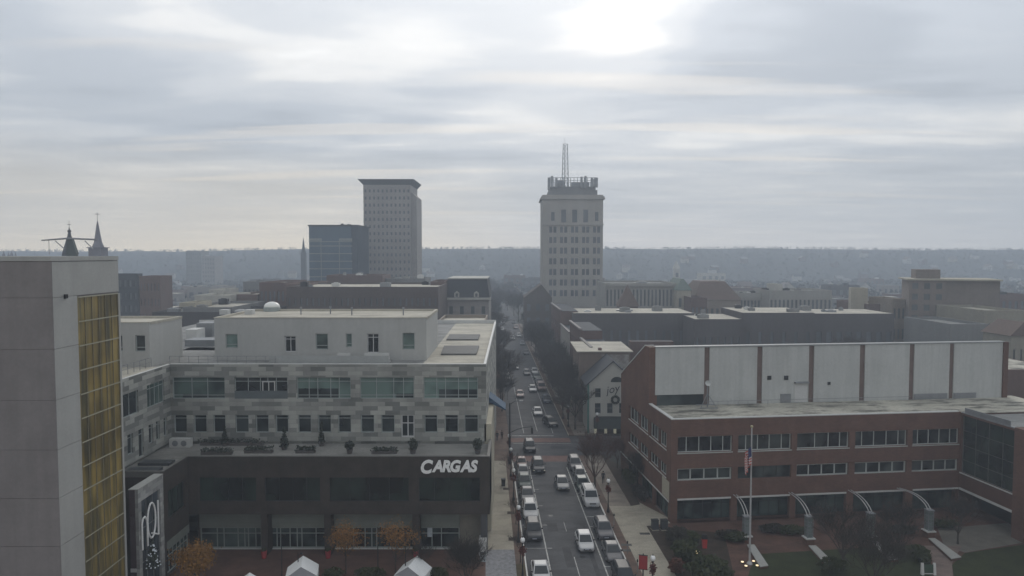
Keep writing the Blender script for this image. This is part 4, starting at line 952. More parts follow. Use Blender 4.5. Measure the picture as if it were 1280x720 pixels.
# Griest-like stone tower (tall, paired windows, stepped crown and lattice mast)
Yg = 310.; TW = town('stone_tower', 'tall pale stone office tower with stepped crown, railing and lattice mast beside the street', 'tower', 678, 754, 243.5, Yg, 22, stone_p, m_roofg, rows=0)
bpy.data.objects.remove(KIDS[TW.o.name].pop(0)); W = TW.W; H = TW.H
zq = lambda py: D(716, py, Yg).z
xq = lambda px: D(px, 300, Yg).x - D(678, 243.5, Yg).x
holes = []
for py in (287, 300, 313.3, 326.6, 340, 353.2, 366.5):
    for cx_ in (691, 704.5, 718.2, 732, 745.7):
        for s_ in (-4.4, .8): holes.append((xq(cx_ + s_), xq(cx_ + s_ + 3.7), zq(py + 3.8), zq(py - 3.8)))
for cx_ in (704.5, 718.2, 732): holes.append((xq(cx_ - 3), xq(cx_ + 3), zq(278), zq(262)))
for cx_ in (691, 745.7): holes.append((xq(cx_ - 2.2), xq(cx_ + 2.2), zq(276), zq(265)))
mb = MB(); facade(mb, FRONT, 0, W, 0, H, holes, .5); TW.part('front_wall', mb, stone_p)
for h in holes: TW.part('window', MB().box(h[0], h[1], .3, .45, h[2], h[3]), m_fw)
q = MB(); q.box(-.8, W + .8, -.8, 22.8, zq(249), zq(247.2)); q.box(-.5, W + .5, -.5, 22.5, zq(247.2), zq(245.4)); q.box(-.35, W + .35, -.35, -.0, zq(281.5), zq(280)); TW.part('cornice', q, stone_p)
q = MB(); q.box(xq(686.5), xq(747), 2, 20, H - .7, zq(237)); q.box(xq(688), xq(745), 2.5, 19.5, zq(237), zq(232.5)); TW.part('crown', q, grey_w)
q = MB()
for i in range(14):
    x_ = xq(688 + i * 4.25); q.box(x_ - .12, x_ + .12, 2.2, 2.45, zq(232.5), zq(221)); q.box(x_ - .12, x_ + .12, 19, 19.2, zq(232.5), zq(222))
for py in (221, 224.5): q.box(xq(687), xq(745), 2.15, 2.4, zq(py + .5), zq(py))
q.box(xq(687), xq(745), 18.9, 19.3, zq(222.5), zq(222)); q.box(xq(687), xq(687.8), 2.2, 19.2, zq(232.5), zq(221)); q.box(xq(744.2), xq(745), 2.2, 19.2, zq(232.5), zq(221)); TW.part('roof_railing', q, m_steel)
for px in (686, 690, 695.5, 727, 732, 740, 746): TW.part('roof_antenna', MB().box(xq(px) - .5, xq(px) + .5, 1.3, 1.9, zq(234), zq(219.5 + px % 3)), m_steel)
q = MB(); q.box(xq(696), xq(706), 6, 12, zq(232.4), zq(224)); TW.part('roof_cabin', q, m_steel); q = MB(); q.box(xq(716), xq(738), 6, 12, zq(232.4), zq(226)); TW.part('roof_cabin', q, m_steel)
q = MB(); xa_, xb_ = xq(704), xq(712.4); zz0 = zq(233)
z1_ = zq(176)
for a, b in ((xa_, 9), (xb_, 9), ((xa_ + xb_) / 2, 11.6)): q.tube((a, b, zz0), (a + ((xa_ + xb_) / 2 - a) * .35, b, z1_), .2, .16, 5)
K_ = 9
for k in range(K_):
    u0, u1 = k / K_, (k + 1) / K_; w0 = (xb_ - xa_) / 2 * (1 - .35 * u0); w1 = (xb_ - xa_) / 2 * (1 - .35 * u1); c_ = (xa_ + xb_) / 2; za_, zb_ = zz0 + (z1_ - zz0) * u0, zz0 + (z1_ - zz0) * u1
    q.tube((c_ - w0, 9, za_), (c_ + w1, 9, zb_), .1, n=4); q.tube((c_ + w0, 9, za_), (c_ - w1, 9, zb_), .1, n=4); q.tube((c_ - w1, 9, zb_), (c_ + w1, 9, zb_), .1, n=4)
q.tube((c_, 9, z1_), (c_ - .5, 9, zq(168)), .08, n=4); TW.part('lattice_mast', q, m_steel)

# flared tower
Yh = 330.; HT = town('hotel_tower', 'tall brownish slab tower with a flared flat cap and faint window grid', 'tower', 454, 513, 231, Yh, 24, stone_t, slate, rows=17, cols=11, wz=(.3, .72), wx=.42, par=.3, floor=3.35)
zq = lambda py: D(487, py, Yh).z; o_ = D(454, 231, Yh).x; xq = lambda px: D(px, 231, Yh).x - o_
q = MB(); q.hexa([(xq(454), 0, zq(231)), (xq(513), 0, zq(231)), (xq(513), 24, zq(231)), (xq(454), 24, zq(231))], [(xq(448), -2, zq(224.4)), (xq(518), -2, zq(224.4)), (xq(518), 26, zq(224.4)), (xq(448), 26, zq(224.4))]); HT.part('flared_cap', q, slate)
q = MB(); q.box(xq(513), xq(520), 2, 20, 0, zq(246)); q.hexa([(xq(513), 2, zq(246)), (xq(520), 2, zq(246)), (xq(520), 20, zq(246)), (xq(513), 20, zq(246))], [(xq(513), 2, zq(240)), (xq(513.6), 2, zq(240)), (xq(513.6), 20, zq(240)), (xq(513), 20, zq(240))]); HT.part('side_bay', q, stone_t)
# blue glass block
Yb = 290.; BG = town('glass_block', 'blue grey glass office block with pale horizontal bands beside the hotel tower', 'building', 386, 439, 282, Yb, 22, M_('blue_curtain', (.085, .125, .165)), slate, rows=0, par=.5)
zq = lambda py: D(410, py, Yb).z; o_ = D(386, 282, Yb).x; xq = lambda px: D(px, 282, Yb).x - o_
for py in (302, 307.5, 317, 326.5, 336, 346): BG.part('floor_band', MB().box(.0, xq(440), -.15, -.01, zq(py + .5), zq(py - .5)), M_('pale_band', (.26, .28, .28)))
BG.part('parapet_panel', MB().box(xq(386.5), xq(402), -.2, -.01, zq(301), zq(298)), MATS['pale_band']); BG.part('parapet_panel', MB().box(xq(424), xq(440), -.2, -.01, zq(301), zq(298)), MATS['pale_band'])
for px in (401, 424): BG.part('mullion', MB().box(xq(px - .4), xq(px + .4), -.18, -.16, 0, zq(298)), MATS['pale_band'])
BG.part('dark_bay', MB().box(xq(439), xq(447), 0.2, 22, 0, zq(283)), M_('dark_bay_glass', (.05, .065, .085))); BG.part('cap', MB().box(xq(385), xq(448), -.4, 22.4, zq(283), zq(281)), slate)
BG.part('roof_plant', MB().box(xq(431), xq(434), 4, 7, zq(281), zq(279.4)).box(xq(427), xq(429), 4, 6, zq(281), zq(280)), m_steel)
S_ = at(379.5, 320, 500); T = Thing('far_spire', 'needle thin dark church spire just left of the blue glass block', 'steeple', (S_.x, 500, 0)); zq = lambda py: D(379, py, 500).z
T.part('tower', MB().box(-1.6, 1.6, -1.6, 1.6, 0, zq(316)), slate); T.part('spire', MB().lathe([(1.7, zq(316)), (.9, zq(308)), (.1, zq(297))], 8), slate)

# named blocks  (label, x0,x1,ytop,Y,dep,wall,roof,rows,cols)
def tb(*a, **k): return town(*a, **k)
tb('office_block', 'dark slate blue block just right of the panel tower', 'building', 140, 172, 342, 230, 3, slate, slate, 6, 5)
tb('brick_block', 'plain dull brown brick block behind the left penthouse', 'building', 174, 200, 345, 225, 8, brick_d, m_roofg, 5, 6, wx=.3)
tb('apartment_slab', 'faint hazy apartment slab breaking the left horizon', 'building', 232, 251, 313.5, 640, 18, grey_w, m_roofg, 9, 7)
tb('apartment_slab', 'lower hazy tan slab right of the faint left apartment slab', 'building', 252, 268, 320, 620, 18, stone_t, m_roofg, 8, 5)
tb('flat_roof_block', 'low block with pale plant boxes on the roof behind the gap between penthouses', 'building', 228, 290, 384, 175, 24, grey_w, m_roof, 3, 8)
tb('rooftop_house', 'small cream flat roofed house behind the left penthouse', 'building', 224, 244, 378.5, 180, 10, cream_w, m_roof, 2, 3)
tb('white_block', 'pale boxy building with a raised stair head left of centre', 'building', 243, 287, 369, 200, 16, white_w, m_roof, 4, 7)
tb('white_block', 'small whitish upper block above the pale boxy building', 'building', 261, 279, 362, 215, 12, white_w, m_roof, 3, 3)
tb('warehouse', 'low dark roofed warehouse stretching behind the left roofs', 'building', 190, 326, 390, 168, 20, dark_w, slate, 2, 14)
tb('brick_block', 'dark red brick block right of the pale boxy building', 'building', 292, 322, 368, 205, 18, brick_d, m_roof, 3, 6)
tb('stone_block', 'small square pale stone block with dark cornice in the left middle', 'building', 304, 324, 352, 260, 14, grey_w, m_roof, 3, 4)
tb('gabled_brick_block', 'brown brick building with arched openings and a pale parapet', 'building', 324, 356, 353, 205, 22, brick_b, m_roof, 4, 6)
tb('market_block', 'wide brown building with a pale flat roof line right of the brown brick gable', 'building', 356, 382, 355, 195, 24, brick_d, m_roof, 3, 5)
tb('long_store', 'very long low brown store with square upper windows and pale roof edge', 'building', 358, 548, 358.5, 180, 28, M_('store_brown', (.105, .085, .08)), m_roof, 4, 26, wz=(.35, .7), wx=.34, par=.6)
tb('brick_block', 'plain reddish brick box rising behind the long low brown store', 'building', 408, 478, 344, 235, 16, brick_b, m_roof, 0, 0)
tb('plant_block', 'low pale block right of the plain reddish brick box', 'building', 478, 532, 348, 240, 16, grey_w, m_roof, 2, 10)
tb('brick_row', 'brown row building closing the end of the pale roof', 'building', 538, 556, 352, 200, 18, brick_b, m_roof, 4, 3)
mans = tb('mansard_building', 'stone building with a dark mansard roof and two white dormers at the street corner', 'building', 557, 611, 373, 205, 24, stone_t, slate, 4, 4, wx=.34)
z_ = lambda py: D(580, py, 205).z - 0; xo = D(557, 373, 205).x; H = mans.H
mans.part('mansard_roof', MB().hexa([(-.3, -.3, H), (mans.W + .3, -.3, H), (mans.W + .3, 24, H), (-.3, 24, H)], [(.6, 1.2, z_(349)), (mans.W - .6, 1.2, z_(349)), (mans.W - .6, 22, z_(349)), (.6, 22, z_(349))]), slate)
mans.part('cornice', MB().box(-.6, mans.W + .6, -.7, -.0, H - .4, H + .25), white_w); mans.part('roof_edge', MB().box(.4, mans.W - .4, 1.0, 22.2, z_(349), z_(347.8)), white_w)
for px in (571, 595.5):
    x_ = D(px, 365, 205).x - xo; dm = mans.part('dormer', MB().yprism([(x_ - .75, H + .3), (x_ + .75, H + .3), (x_ + .75, H + 1.6), (x_, H + 2.2), (x_ - .75, H + 1.6)], -.2, 2.2), white_w); mans.part('window', MB().box(x_ - .35, x_ + .35, -.26, -.205, H + .5, H + 1.5), m_fw, dm)
tb('flat_roof_block', 'low cream parapet block at the far end of the pale roof', 'building', 545, 606, 403, 142, 18, M_('tan_wall', (.25, .21, .17)), m_roof, 0, 0)
# street corner stone church front, left of the tower
ch = tb('stone_chapel', 'brownish stone gabled front with dark windows between trees at the street end', 'building', 655, 690, 372, 262, 20, M_('brown_stone', (.115, .10, .09)), m_roofg, 3, 3, wx=.4, par=.4)
xo = ch.W; ch.part('gable', MB().yprism([(0, ch.H), (xo, ch.H), (xo * .62, ch.H + 5)], .05, 14), MATS['brown_stone'])
# right of street
tb('mall_block', 'very long dark brick block with a pale flat roof behind the brick auditorium', 'building', 716, 868, 391.5, 196, 18, M_('mall_dark', (.095, .085, .085)), m_roof, 1, 14, par=.25, wx=.3)
tb('mall_block', 'lower middle section of the long dark block with a stepped pale roof', 'building', 868, 928, 399, 184, 17, MATS['mall_dark'], m_roof, 1, 7, par=.25, wx=.3)
tb('mall_block', 'right hand section of the long dark block carrying roof machines', 'building', 928, 1018, 391, 186, 19, MATS['mall_dark'], m_roof, 1, 6, par=.25, wx=.25)
tb('mall_block', 'far right section of the long dark block ending at the beige stair tower', 'building', 1018, 1118, 392, 190, 16, MATS['mall_dark'], m_roof, 1, 8, par=.25)
tb('narrow_store', 'narrow brown store at the street end of the long dark block', 'building', 700, 717, 391, 205, 22, brick_b, m_roof, 4, 3)
for k, (px, py) in enumerate(((774, 386.5), (787, 386), (851, 392), (857, 392), (873, 393), (880, 393), (995, 386), (1000, 386), (925, 391))):
    Yq = 205 if px < 860 or px > 990 else 196; p = D(px, py, Yq); zb_ = 13.5
    L = Thing('roof_unit', 'small dark air unit on the pale roof of the long dark block', 'roof unit', (p.x, Yq, p.z - 1.2), group='air units on the long dark block')
    L.part('housing', MB().box(-.8, .8, -.7, .7, -.8, 1.0), m_steel if k % 2 else m_black); L.part('cap', MB().box(-.9, .9, -.8, .8, 1.0, 1.1), m_white)
ne = tb('colonnaded_bank', 'pale classical building with tall pilasters and windows right of the stone tower', 'building', 757, 846, 354, 250, 26, M_('bank_stone', (.31, .30, .275)), m_roofg, 1, 19, wz=(.12, .86), wx=.46, floor=8.0)
zq = lambda py: D(800, py, 250).z
ne.part('cornice', MB().box(-.5, ne.W + .5, -.6, -.0, zq(358), zq(356.5)), MATS['bank_stone'])
for i in range(0, 19, 3): x_ = ne.W * i / 19; ne.part('pilaster', MB().box(x_ - .3, x_ + .3, -.25, -.0, 4, zq(359)), MATS['bank_stone'])
py_ = Thing('pyramid_roof_house', 'brown house with a steep pointed pyramid roof before the classical building', 'house', (D(786, 380, 225).x, 225, 0)); zq = lambda py: D(786, py, 225).z
py_.part('wall', MB().box(-3, 3, 0, 6, 0, zq(383)), brick_b); py_.part('roof', MB().hexa([(-3.4, -.4, zq(383)), (3.4, -.4, zq(383)), (3.4, 6.4, zq(383)), (-3.4, 6.4, zq(383))], [(-.1, 2.9, zq(357)), (.1, 2.9, zq(357)), (.1, 3.1, zq(357)), (-.1, 3.1, zq(357))]), M_('brown_roof', (.12, .085, .07)))
cg = tb('copper_gable_building', 'pale building with green copper gable roof next to the classical building', 'building', 846, 864, 363, 245, 18, cream_w, cop, 3, 2, wx=.4, gable=(4., 2.2, 2))
tb('hip_roof_hall', 'broad brown hipped roof hall right of the green copper gable', 'hall', 868, 926, 375, 250, 24, M_('tan_wall', (.25, .21, .17)), MATS['brown_roof'], 2, 9, gable=(6.5, 4, 6))
tb('brick_block', 'dark brick flat block between copper gable and brown hipped roof', 'building', 864, 884, 372, 235, 12, brick_b, slate, 2, 4)
tb('cupola_tower', 'small white cupola tower standing over the far right roofs', 'tower', 843, 850, 336, 520, 5, white_w, white_w, 3, 1, gable=(6, 1.8, 2.2))
ar = tb('arcaded_market', 'long pale arcaded building stepping down right of the hipped hall', 'building', 912, 962, 366, 265, 16, MATS['bank_stone'], m_roofg, 2, 12, wx=.55, wz=(.2, .8))
ar.o.rotation_euler[2] = R(-8)
tb('arcaded_market', 'second pale arcaded wing with a square tower behind the long dark block', 'building', 962, 1040, 363, 255, 18, MATS['bank_stone'], m_roofg, 2, 15, wx=.5)
tb('square_tower', 'small square pale tower above the second arcaded wing', 'tower', 968, 978, 355, 262, 8, white_w, m_roof, 2, 2)
tb('stair_tower', 'blank beige stair tower at the right end of the long dark block', 'tower', 1064, 1083, 360, 215, 5, cream_w, m_roof, 0, 0, rz=R(-18))
tb('flat_roof_block', 'low brick and cream roofed block right of the beige stair tower', 'building', 1084, 1116, 380, 212, 20, brick_d, m_roof, 2, 6)
ap = tb('apartment_building', 'six storey tan apartment building with dark balcony recesses at the right', 'building', 1137, 1176, 349, 200, 12, M_('apartment_tan', (.19, .16, .14)), m_roof, 6, 3, wx=.5, rz=R(-20), wz=(.2, .75), floor=3.1, zstart=7.0)
zq = lambda py: D(1160, py, 200).z; xo = D(1137, 349, 200).x
ap.part('side_wing', MB().box(ap.W, D(1234, 360, 200).x - xo, 1, 14, 0, zq(350.5)), MATS['apartment_tan']); ap.part('roof_slab', MB().box(-.6, D(1235, 360, 200).x - xo, -.6, 14.4, zq(350.3), zq(348.4)), cream_w)
ap.part('roof_penthouse', MB().box(D(1146, 349, 200).x - xo, D(1173, 349, 200).x - xo, 3, 10, zq(348.4), zq(337)), MATS['apartment_tan'])
tb('low_cream_block', 'pale blank walled block in front of the tan apartment building', 'building', 1188, 1236, 405, 168, 20, grey_w, m_roofg, 0, 0)
tb('low_cream_block', 'stepped cream stone block near the right edge', 'building', 1231, 1282, 388, 175, 20, M_('tan_stone', (.27, .25, .20)), m_roof, 2, 4, wx=.25)
gb = tb('gabled_stone_house', 'tan gabled stone house by the right edge', 'house', 1264, 1300, 420, 150, 9, MATS['tan_stone'], MATS['brown_roof'], 2, 4, wx=.3, gable=(3, 3.0, .3))
tb('low_flat_block', 'low block with a stained pale roof at the right edge behind the auditorium', 'building', 1259, 1330, 462, 112, 16, brick_d, mat('stained_roof', (.4, .4, .3)), 0, 0, par=.3)
tb('dark_hip_block', 'dark slate roofed block right of the tan apartment building', 'building', 1244, 1290, 368, 260, 14, brick_b, slate, 3, 6)
tb('terrace_row', 'pale stepped houses between the long dark block and the apartments', 'houses', 1116, 1138, 374, 205, 14, M_('tan_wall', (.25, .21, .17)), m_roof, 3, 4)

# white gabled corner building with wreath
Yw_ = 126.5; a = D(735, 480, Yw_)
WB = Thing('white_corner_building', 'white painted gabled corner building with small dark windows and a black shopfront', 'building', (a.x, Yw_, 0))
xo = a.x; xq = lambda px: D(px, 500, Yw_).x - xo; zq = lambda py: D(750, py, Yw_).z
m_ww = mat('white_brick_paint', (.42, .41, .37), .85, .08, .6, .06, streak=.08)
H = zq(480); Wb = xq(797)
hs_ = [(743.8, 485.3, 751, 497), (743.6, 504, 751, 516.8), (759, 504, 766, 516.8), (774, 504, 780, 516.8)]
hs_ = [(xq(p[0]), xq(p[2]), zq(p[3]), zq(p[1])) for p in hs_]
shop = (xq(744), Wb - .3, .2, zq(520.5))
mb = MB(); facade(mb, FRONT, 0, Wb, 0, H, hs_ + [shop], .3); WB.part('front_wall', mb, m_ww)
for h in hs_: window(WB, FRONT, h, m_steel, m_glassd, nx=1, zs=(.5,), d=.3, fw=.06)
rzg = zq(452); WB.part('gable_wall', MB().yprism([(0, H), (Wb, H), (Wb / 2, rzg)], 0.0, .3), m_ww)
WB.part('wall', MB().box(0, Wb, .3, 9, 0, H), m_ww)
for s_ in (0, 1):
    x0_, x1_ = (-.5, Wb / 2) if s_ == 0 else (Wb + .5, Wb / 2); zlo = H - .5 * (rzg - H) / (Wb / 2)
    WB.part('roof', MB().hexa([(x0_, -.35, zlo), (x1_, -.35, rzg), (x1_, 9.3, rzg), (x0_, 9.3, zlo)], [(x0_, -.35, zlo + .22), (x1_, -.35, rzg + .22), (x1_, 9.3, rzg + .22), (x0_, 9.3, zlo + .22)]), slate)
q = MB(); cxf, czf = xq(771), zq(477.6); rf = 1.15
q.yprism([(cxf + rf * math.cos(a_), czf + rf * .85 * math.sin(a_)) for a_ in [math.pi * k / 12 for k in range(13)]], -.06, -.005); WB.part('fan_window', q, m_glassd)
q = MB(); q.box(shop[0], shop[1], -.35, .25, zq(545) if False else .15, zq(521)); 
WB.part('shopfront', q, mat('black_shopfront', (.022, .024, .026), .5))
q = MB(); q.hexa([(shop[0] - .3, -1.4, zq(533.5)), (shop[1], -1.4, zq(533.5)), (shop[1], -.36, zq(533.5)), (shop[0] - .3, -.36, zq(533.5))], [(shop[0] - .3, -1.3, zq(533)), (shop[1], -1.3, zq(533)), (shop[1], -.36, zq(521)), (shop[0] - .3, -.36, zq(521))]); WB.part('awning', q, mat('dark_awning', (.03, .038, .036), .8, .2, 1.5, .15))
for px in (744.5, 757, 768.5): WB.part('lit_window', MB().box(xq(px - 1.7), xq(px + 1.7), -.42, -.36, zq(541), zq(535.5)), memit('shop_glow', (.9, .85, .6), .16, (.4, .4, .35)))
WB.part('corner_boards', MB().box(-.12, .25, -.06, -.003, .2, H), mat('teal_board', (.06, .16, .14), .7))
# script lettering
me = textobj('lettering', 'joy', 2.0, .03, m_black, off=.0, shear=.3)
WB.part('lettering', me, None); KIDS[WB.o.name][-1].location = (xq(758), -.05, zq(492.5)); KIDS[WB.o.name][-1].rotation_euler = (0, R(-12), 0)
L = Thing('wreath', 'round dark evergreen wreath hanging on the white gabled corner building', 'wreath', (xo + xq(769), Yw_ - .15, zq(499.5)))
q = MB(); rr = random.Random(3)
for k in range(420):
    a_ = rr.uniform(0, 6.283); b_2 = rr.uniform(0, 6.283); r_ = .62 + .16 * math.cos(b_2); c = Vector((r_ * math.cos(a_), .1 * math.sin(b_2), r_ * math.sin(a_))); u = Vector((rr.gauss(0, 1), rr.gauss(0, 1), rr.gauss(0, 1))).normalized() * .09; v_ = u.orthogonal().normalized() * .06
    q.add([c - u - v_, c + u - v_, c + u + v_, c - u + v_], [(0, 1, 2, 3)])
L.part('greenery', q, m_ever)
# brick house with cream roof behind
Yk = 135.5; BH = town('mural_house', 'brown brick house with cream flat roof and painted end wall behind the white gabled building', 'building', 724, 788, 440, Yk, 14, M_('house_brown', (.20, .155, .13)), m_roof, 0, 0, par=.1)
zq = lambda py: D(750, py, Yk).z; xo = D(724, 440, Yk).x; xq = lambda px: D(px, 450, Yk).x - xo
BH.part('roof_slab', MB().box(-.5, BH.W + .5, -.4, 15, BH.H, BH.H + .18), m_roof)
mu = mat('mural_paint', (.33, .32, .29), .85, .5, .9, .2, col2=(.20, .17, .16)); BH.part('mural', MB().box(xq(752), xq(786), -.05, -.003, zq(462), BH.H - .5), mu)
BH.part('chimney', MB().box(xq(749), xq(753), 1, 2.2, BH.H - 3, BH.H + .6), brick_b)
tb('dark_wall_block', 'dark purple brick wall block rising behind the shed roof of the auditorium', 'building', 788, 842, 427, 150, 2.5, brick_b, slate, 0, 0, par=.2)
# right side street fronts seen at a slant (facing the street)
for k, (Ya, Yb2, H, lab, mm) in enumerate(((142, 158, 14, 'narrow cream shop front nearest the white corner building, half hidden by bare trees', cream_w), (158.2, 178, 16, 'tall brick shop front in the row behind the dense bare trees', brick_b), (178.2, 200, 13, 'pale stone shop front in the row behind the dense bare trees', stone_p), (200.2, 228, 17, 'brown shop front farthest along the right row', brick_d))):
    p = ST(21.5, Ya); T = Thing('shop_front', lab, 'building', (p.x, p.y, 0), SANG * -1 if False else -SANG * -1, group=None)
    T.o.rotation_euler[2] = -math.atan(TS) * 1.0; T.inv = Matrix.Rotation(math.atan(TS), 3, 'Z')
    L_ = Yb2 - Ya; hh = []
    for r in range(3):
        for c in range(5): hh.append((L_ * (c + .3) / 5, L_ * (c + .7) / 5, 4.4 + r * 3.4, 6.3 + r * 3.4))
    hh = [h for h in hh if h[3] < H - .8]; mb = MB(); facade(mb, LEFT(0), 0, L_, 0, H, hh + [(1, L_ - 1, .3, 3)], .3); T.part('front_wall', mb, mm)
    for h in hh: T.part('window', MB().box(h[0], h[1], .2, .28, h[2], h[3], 0, LEFT(0)), m_fw)
    T.part('shop_window', MB().box(1, L_ - 1, .2, .28, .3, 3, 0, LEFT(0)), m_glassd)
    T.part('wall', MB().box(.3, 5, 0, L_, 0, H - .3), mm); T.part('cornice', MB().box(-.3, .3, 0, L_, H, H + .3), stone_t); T.part('roof', MB().box(.3, 5, 0, L_, H - .295, H - .2), slate)

# small fillers through the middle and far town
rr = random.Random(23)
for k in range(44):
    px = rr.uniform(772, 1270) if k % 3 else rr.uniform(150, 380); Yf_ = rr.uniform(225, 480); hgt = rr.uniform(8, 13); wpx = rr.uniform(4, 10) * 330 / Yf_ + 3; yt = 318 + (33 - hgt) * 870 / Yf_
    town('town_building', 'small flat roofed block among trees in the hazy middle of the town', 'building', px - wpx, px + wpx, yt, Yf_, rr.uniform(7, 11), [white_w, brick_d, cream_w, grey_w, stone_t][k % 5], [m_roof, white_w, slate][k % 3], 2, 3, group='hazy flat roofed blocks in the far town', par=.3)
rr = random.Random(11)
fl = []
kinds = [brick_b, brick_d, grey_w, stone_t, white_w, cream_w, dark_w]
fill_specs = []
for k in range(34):
    Yf_ = 255 + k * 13; px = rr.uniform(150, 1270)
    if 600 < px < 770 and Yf_ < 420: px += 190
    fill_specs.append((px, Yf_))
for k, (px, Yf_) in enumerate(fill_specs):
    wpx = rr.uniform(9, 22) * 420 / Yf_ + 5; hgt = rr.uniform(8, 15); yt = 318 + (33 - hgt) * 870 / Yf_
    mw = kinds[k % 7]
    town('town_building', 'small flat roofed block among trees in the hazy middle of the town', 'building', px - wpx, px + wpx, yt, Yf_, rr.uniform(12, 22), mw, rr.choice([m_roof, m_roofg, slate]), 2, 4, group='hazy flat roofed blocks in the far town')
# far houses
def house_mesh(nm_, W, Dp, H, rh, mw, mr):
    mb = MB(); mb.box(-W / 2, W / 2, -Dp / 2, Dp / 2, 0, H, 0); mb.yprism([(-W / 2, H), (W / 2, H), (0, H + rh)], -Dp / 2, Dp / 2, 0)
    for s_ in (-1, 1): mb.add([(s_ * (W / 2 + .4), -Dp / 2 - .4, H - .2), (0, -Dp / 2 - .4, H + rh + .2), (0, Dp / 2 + .4, H + rh + .2), (s_ * (W / 2 + .4), Dp / 2 + .4, H - .2)], [(0, 1, 2, 3)], 1)
    mb.box(W * .2, W * .2 + .8, -.4, .4, H, H + rh + .9, 2)
    for r in range(2):
        for c in range(3): mb.box(-W / 2 + W * (c + .3) / 3, -W / 2 + W * (c + .7) / 3, -Dp / 2 - .05, -Dp / 2 - .01, 1 + r * 2.8, 2.5 + r * 2.8, 3)
    return mb.mesh(nm_, [mw, mr, brick_b, m_fw])
hm_ = [house_mesh('house', 9, 12, 6.5, 3, a, b) for a, b in ((white_w, slate), (brick_b, slate), (cream_w, MATS['brown_roof']), (brick_d, m_roofg), (grey_w, slate), (white_w, MATS['brown_roof']))]
roadpx = lambda Yq: 607
for k in range(230):
    Yq = 330 + 560 * (rr.random() ** 1.3); px = rr.uniform(-10, 1290)
    if 560 < px < 770 and Yq < 420: continue
    o = link('house', hm_[rr.randrange(6)], None, (D(px, 330, Yq).x, Yq, float(terrain(D(px, 330, Yq).x, Yq)) - .3), rr.choice([0, R(90), R(4), R(94)])); k_ = .9 if Yq < 600 else .7; o.scale = (k_, k_, k_ * rr.uniform(.85, 1.3))
    tag(o, 'small hazy gabled house scattered among the far trees', 'house', 'hazy gabled houses in the far town')
# ------------------------------------------------------------------ trees
m_bark = mat('bark', (.055, .047, .04)); m_twig = mat('twig_grey', (.050, .043, .038), .95, .25, 3, .2); m_twigr = mat('twig_red', (.085, .045, .04), .95, .3, 3, .2)
m_or = mat('leaf_orange', (.27, .115, .022), .85, .5, 1.2, .3, col2=(.18, .10, .03)); m_gold2 = mat('leaf_gold', (.28, .135, .025), .85, .5, 1.2, .3, col2=(.17, .085, .02))
m_rust = mat('leaf_rust', (.11, .045, .03), .9, .4, 1.2, .3); m_holly = mat('leaf_holly', (.020, .030, .010), .75, .5, 1.5, .3, col2=(.042, .046, .012))
def tree_geo(seed, H, trunk=.3, spread=.55, levels=4, r0=.16, kids=4, up=.35, twr=.012, vase=False):
    rr = random.Random(seed); tk = MB(); cr = MB(); tips = []
    th = H * trunk
    tk.lathe([(r0 * 1.35, 0), (r0, .3), (r0 * .8, th)], 8)
    def grow(p, d, L, r, lv):
        segs = 3 if lv < levels else 2; q = p
        for s in range(segs):
            d2 = (d + Vector((rr.gauss(0, .13), rr.gauss(0, .13), rr.gauss(0, .08) + .05))).normalized()
            e = q + d2 * (L / segs); r2 = max(r * (1 - .25 * (s + 1) / segs * 1.3), twr * .7)
            cr.tube(q, e, max(r, twr), r2, 5 if r > .04 else 3, cap=False)
            if lv < levels and (s > 0 or lv > 1):
                for _ in range(kids if s == segs - 1 else 2):
                    ax = Vector((rr.gauss(0, 1), rr.gauss(0, 1), rr.gauss(0, .5) + up)).normalized()
                    nd = (d2 * (1 - spread * .6) + ax * spread).normalized(); grow(e, nd, L * rr.uniform(.5, .72), r2 * .62, lv + 1)
            q = e; d = d2; r = r2
        tips.append(q)
    n0 = 7 if vase else 5
    for k in range(n0):
        a = 6.283 * k / n0 + rr.uniform(-.4, .4); tilt = rr.uniform(.25, .6) if vase else rr.uniform(.3, .85)
        grow(Vector((0, 0, th * rr.uniform(.75, 1.0))), Vector((math.cos(a) * tilt, math.sin(a) * tilt, 1)).normalized(), H * .36, r0 * .5, 1)
    grow(Vector((0, 0, th * .95)), Vector((.05, .02, 1)), H * .36, r0 * .6, 1)
    return tk, cr, tips
def leaves_on(tips, n, s, seed, r=.5, zmin=1.5):
    rr = random.Random(seed); mb = MB()
    for _ in range(n):
        c = rr.choice(tips) + Vector((rr.gauss(0, r), rr.gauss(0, r), rr.gauss(0, r)))
        if c.z < zmin: continue
        u = Vector((rr.gauss(0, 1), rr.gauss(0, 1), rr.gauss(0, 1))).normalized(); v_ = u.orthogonal().normalized(); ss = s * rr.uniform(.6, 1.3)
        mb.add([c - u * ss - v_ * ss * .5, c + u * ss * .9 - v_ * ss * .4, c + u * ss * .7 + v_ * ss * .6, c - u * ss * .8 + v_ * ss * .55], [(0, 1, 2, 3)])
    return mb
def mktree(label, loc, H, seed, mt, lm=None, nl=0, ls=.1, lr_=.4, name='bare_tree', group=None, rz=0., **k):
    T = Thing(name, label, 'tree', loc, rz, group); tk, cr, tips = tree_geo(seed, H, **k)
    mx_ = max([t.z for t in tips] + [H * .5]); s_ = H / mx_
    T.part('trunk', tk, m_bark); T.part('crown', cr, mt); 
    if nl: T.part('foliage', leaves_on(tips, nl, ls, seed, lr_), lm)
    T.o.scale = (s_, s_, s_); return T
GZ = .12
def gp(px, py, z=GZ): p = G(px, py, z); return (p.x, p.y, z)
def hgt(px, pyb, pyt): g0 = G(px, pyb, GZ); return D(px, pyt, g0.y).z - GZ
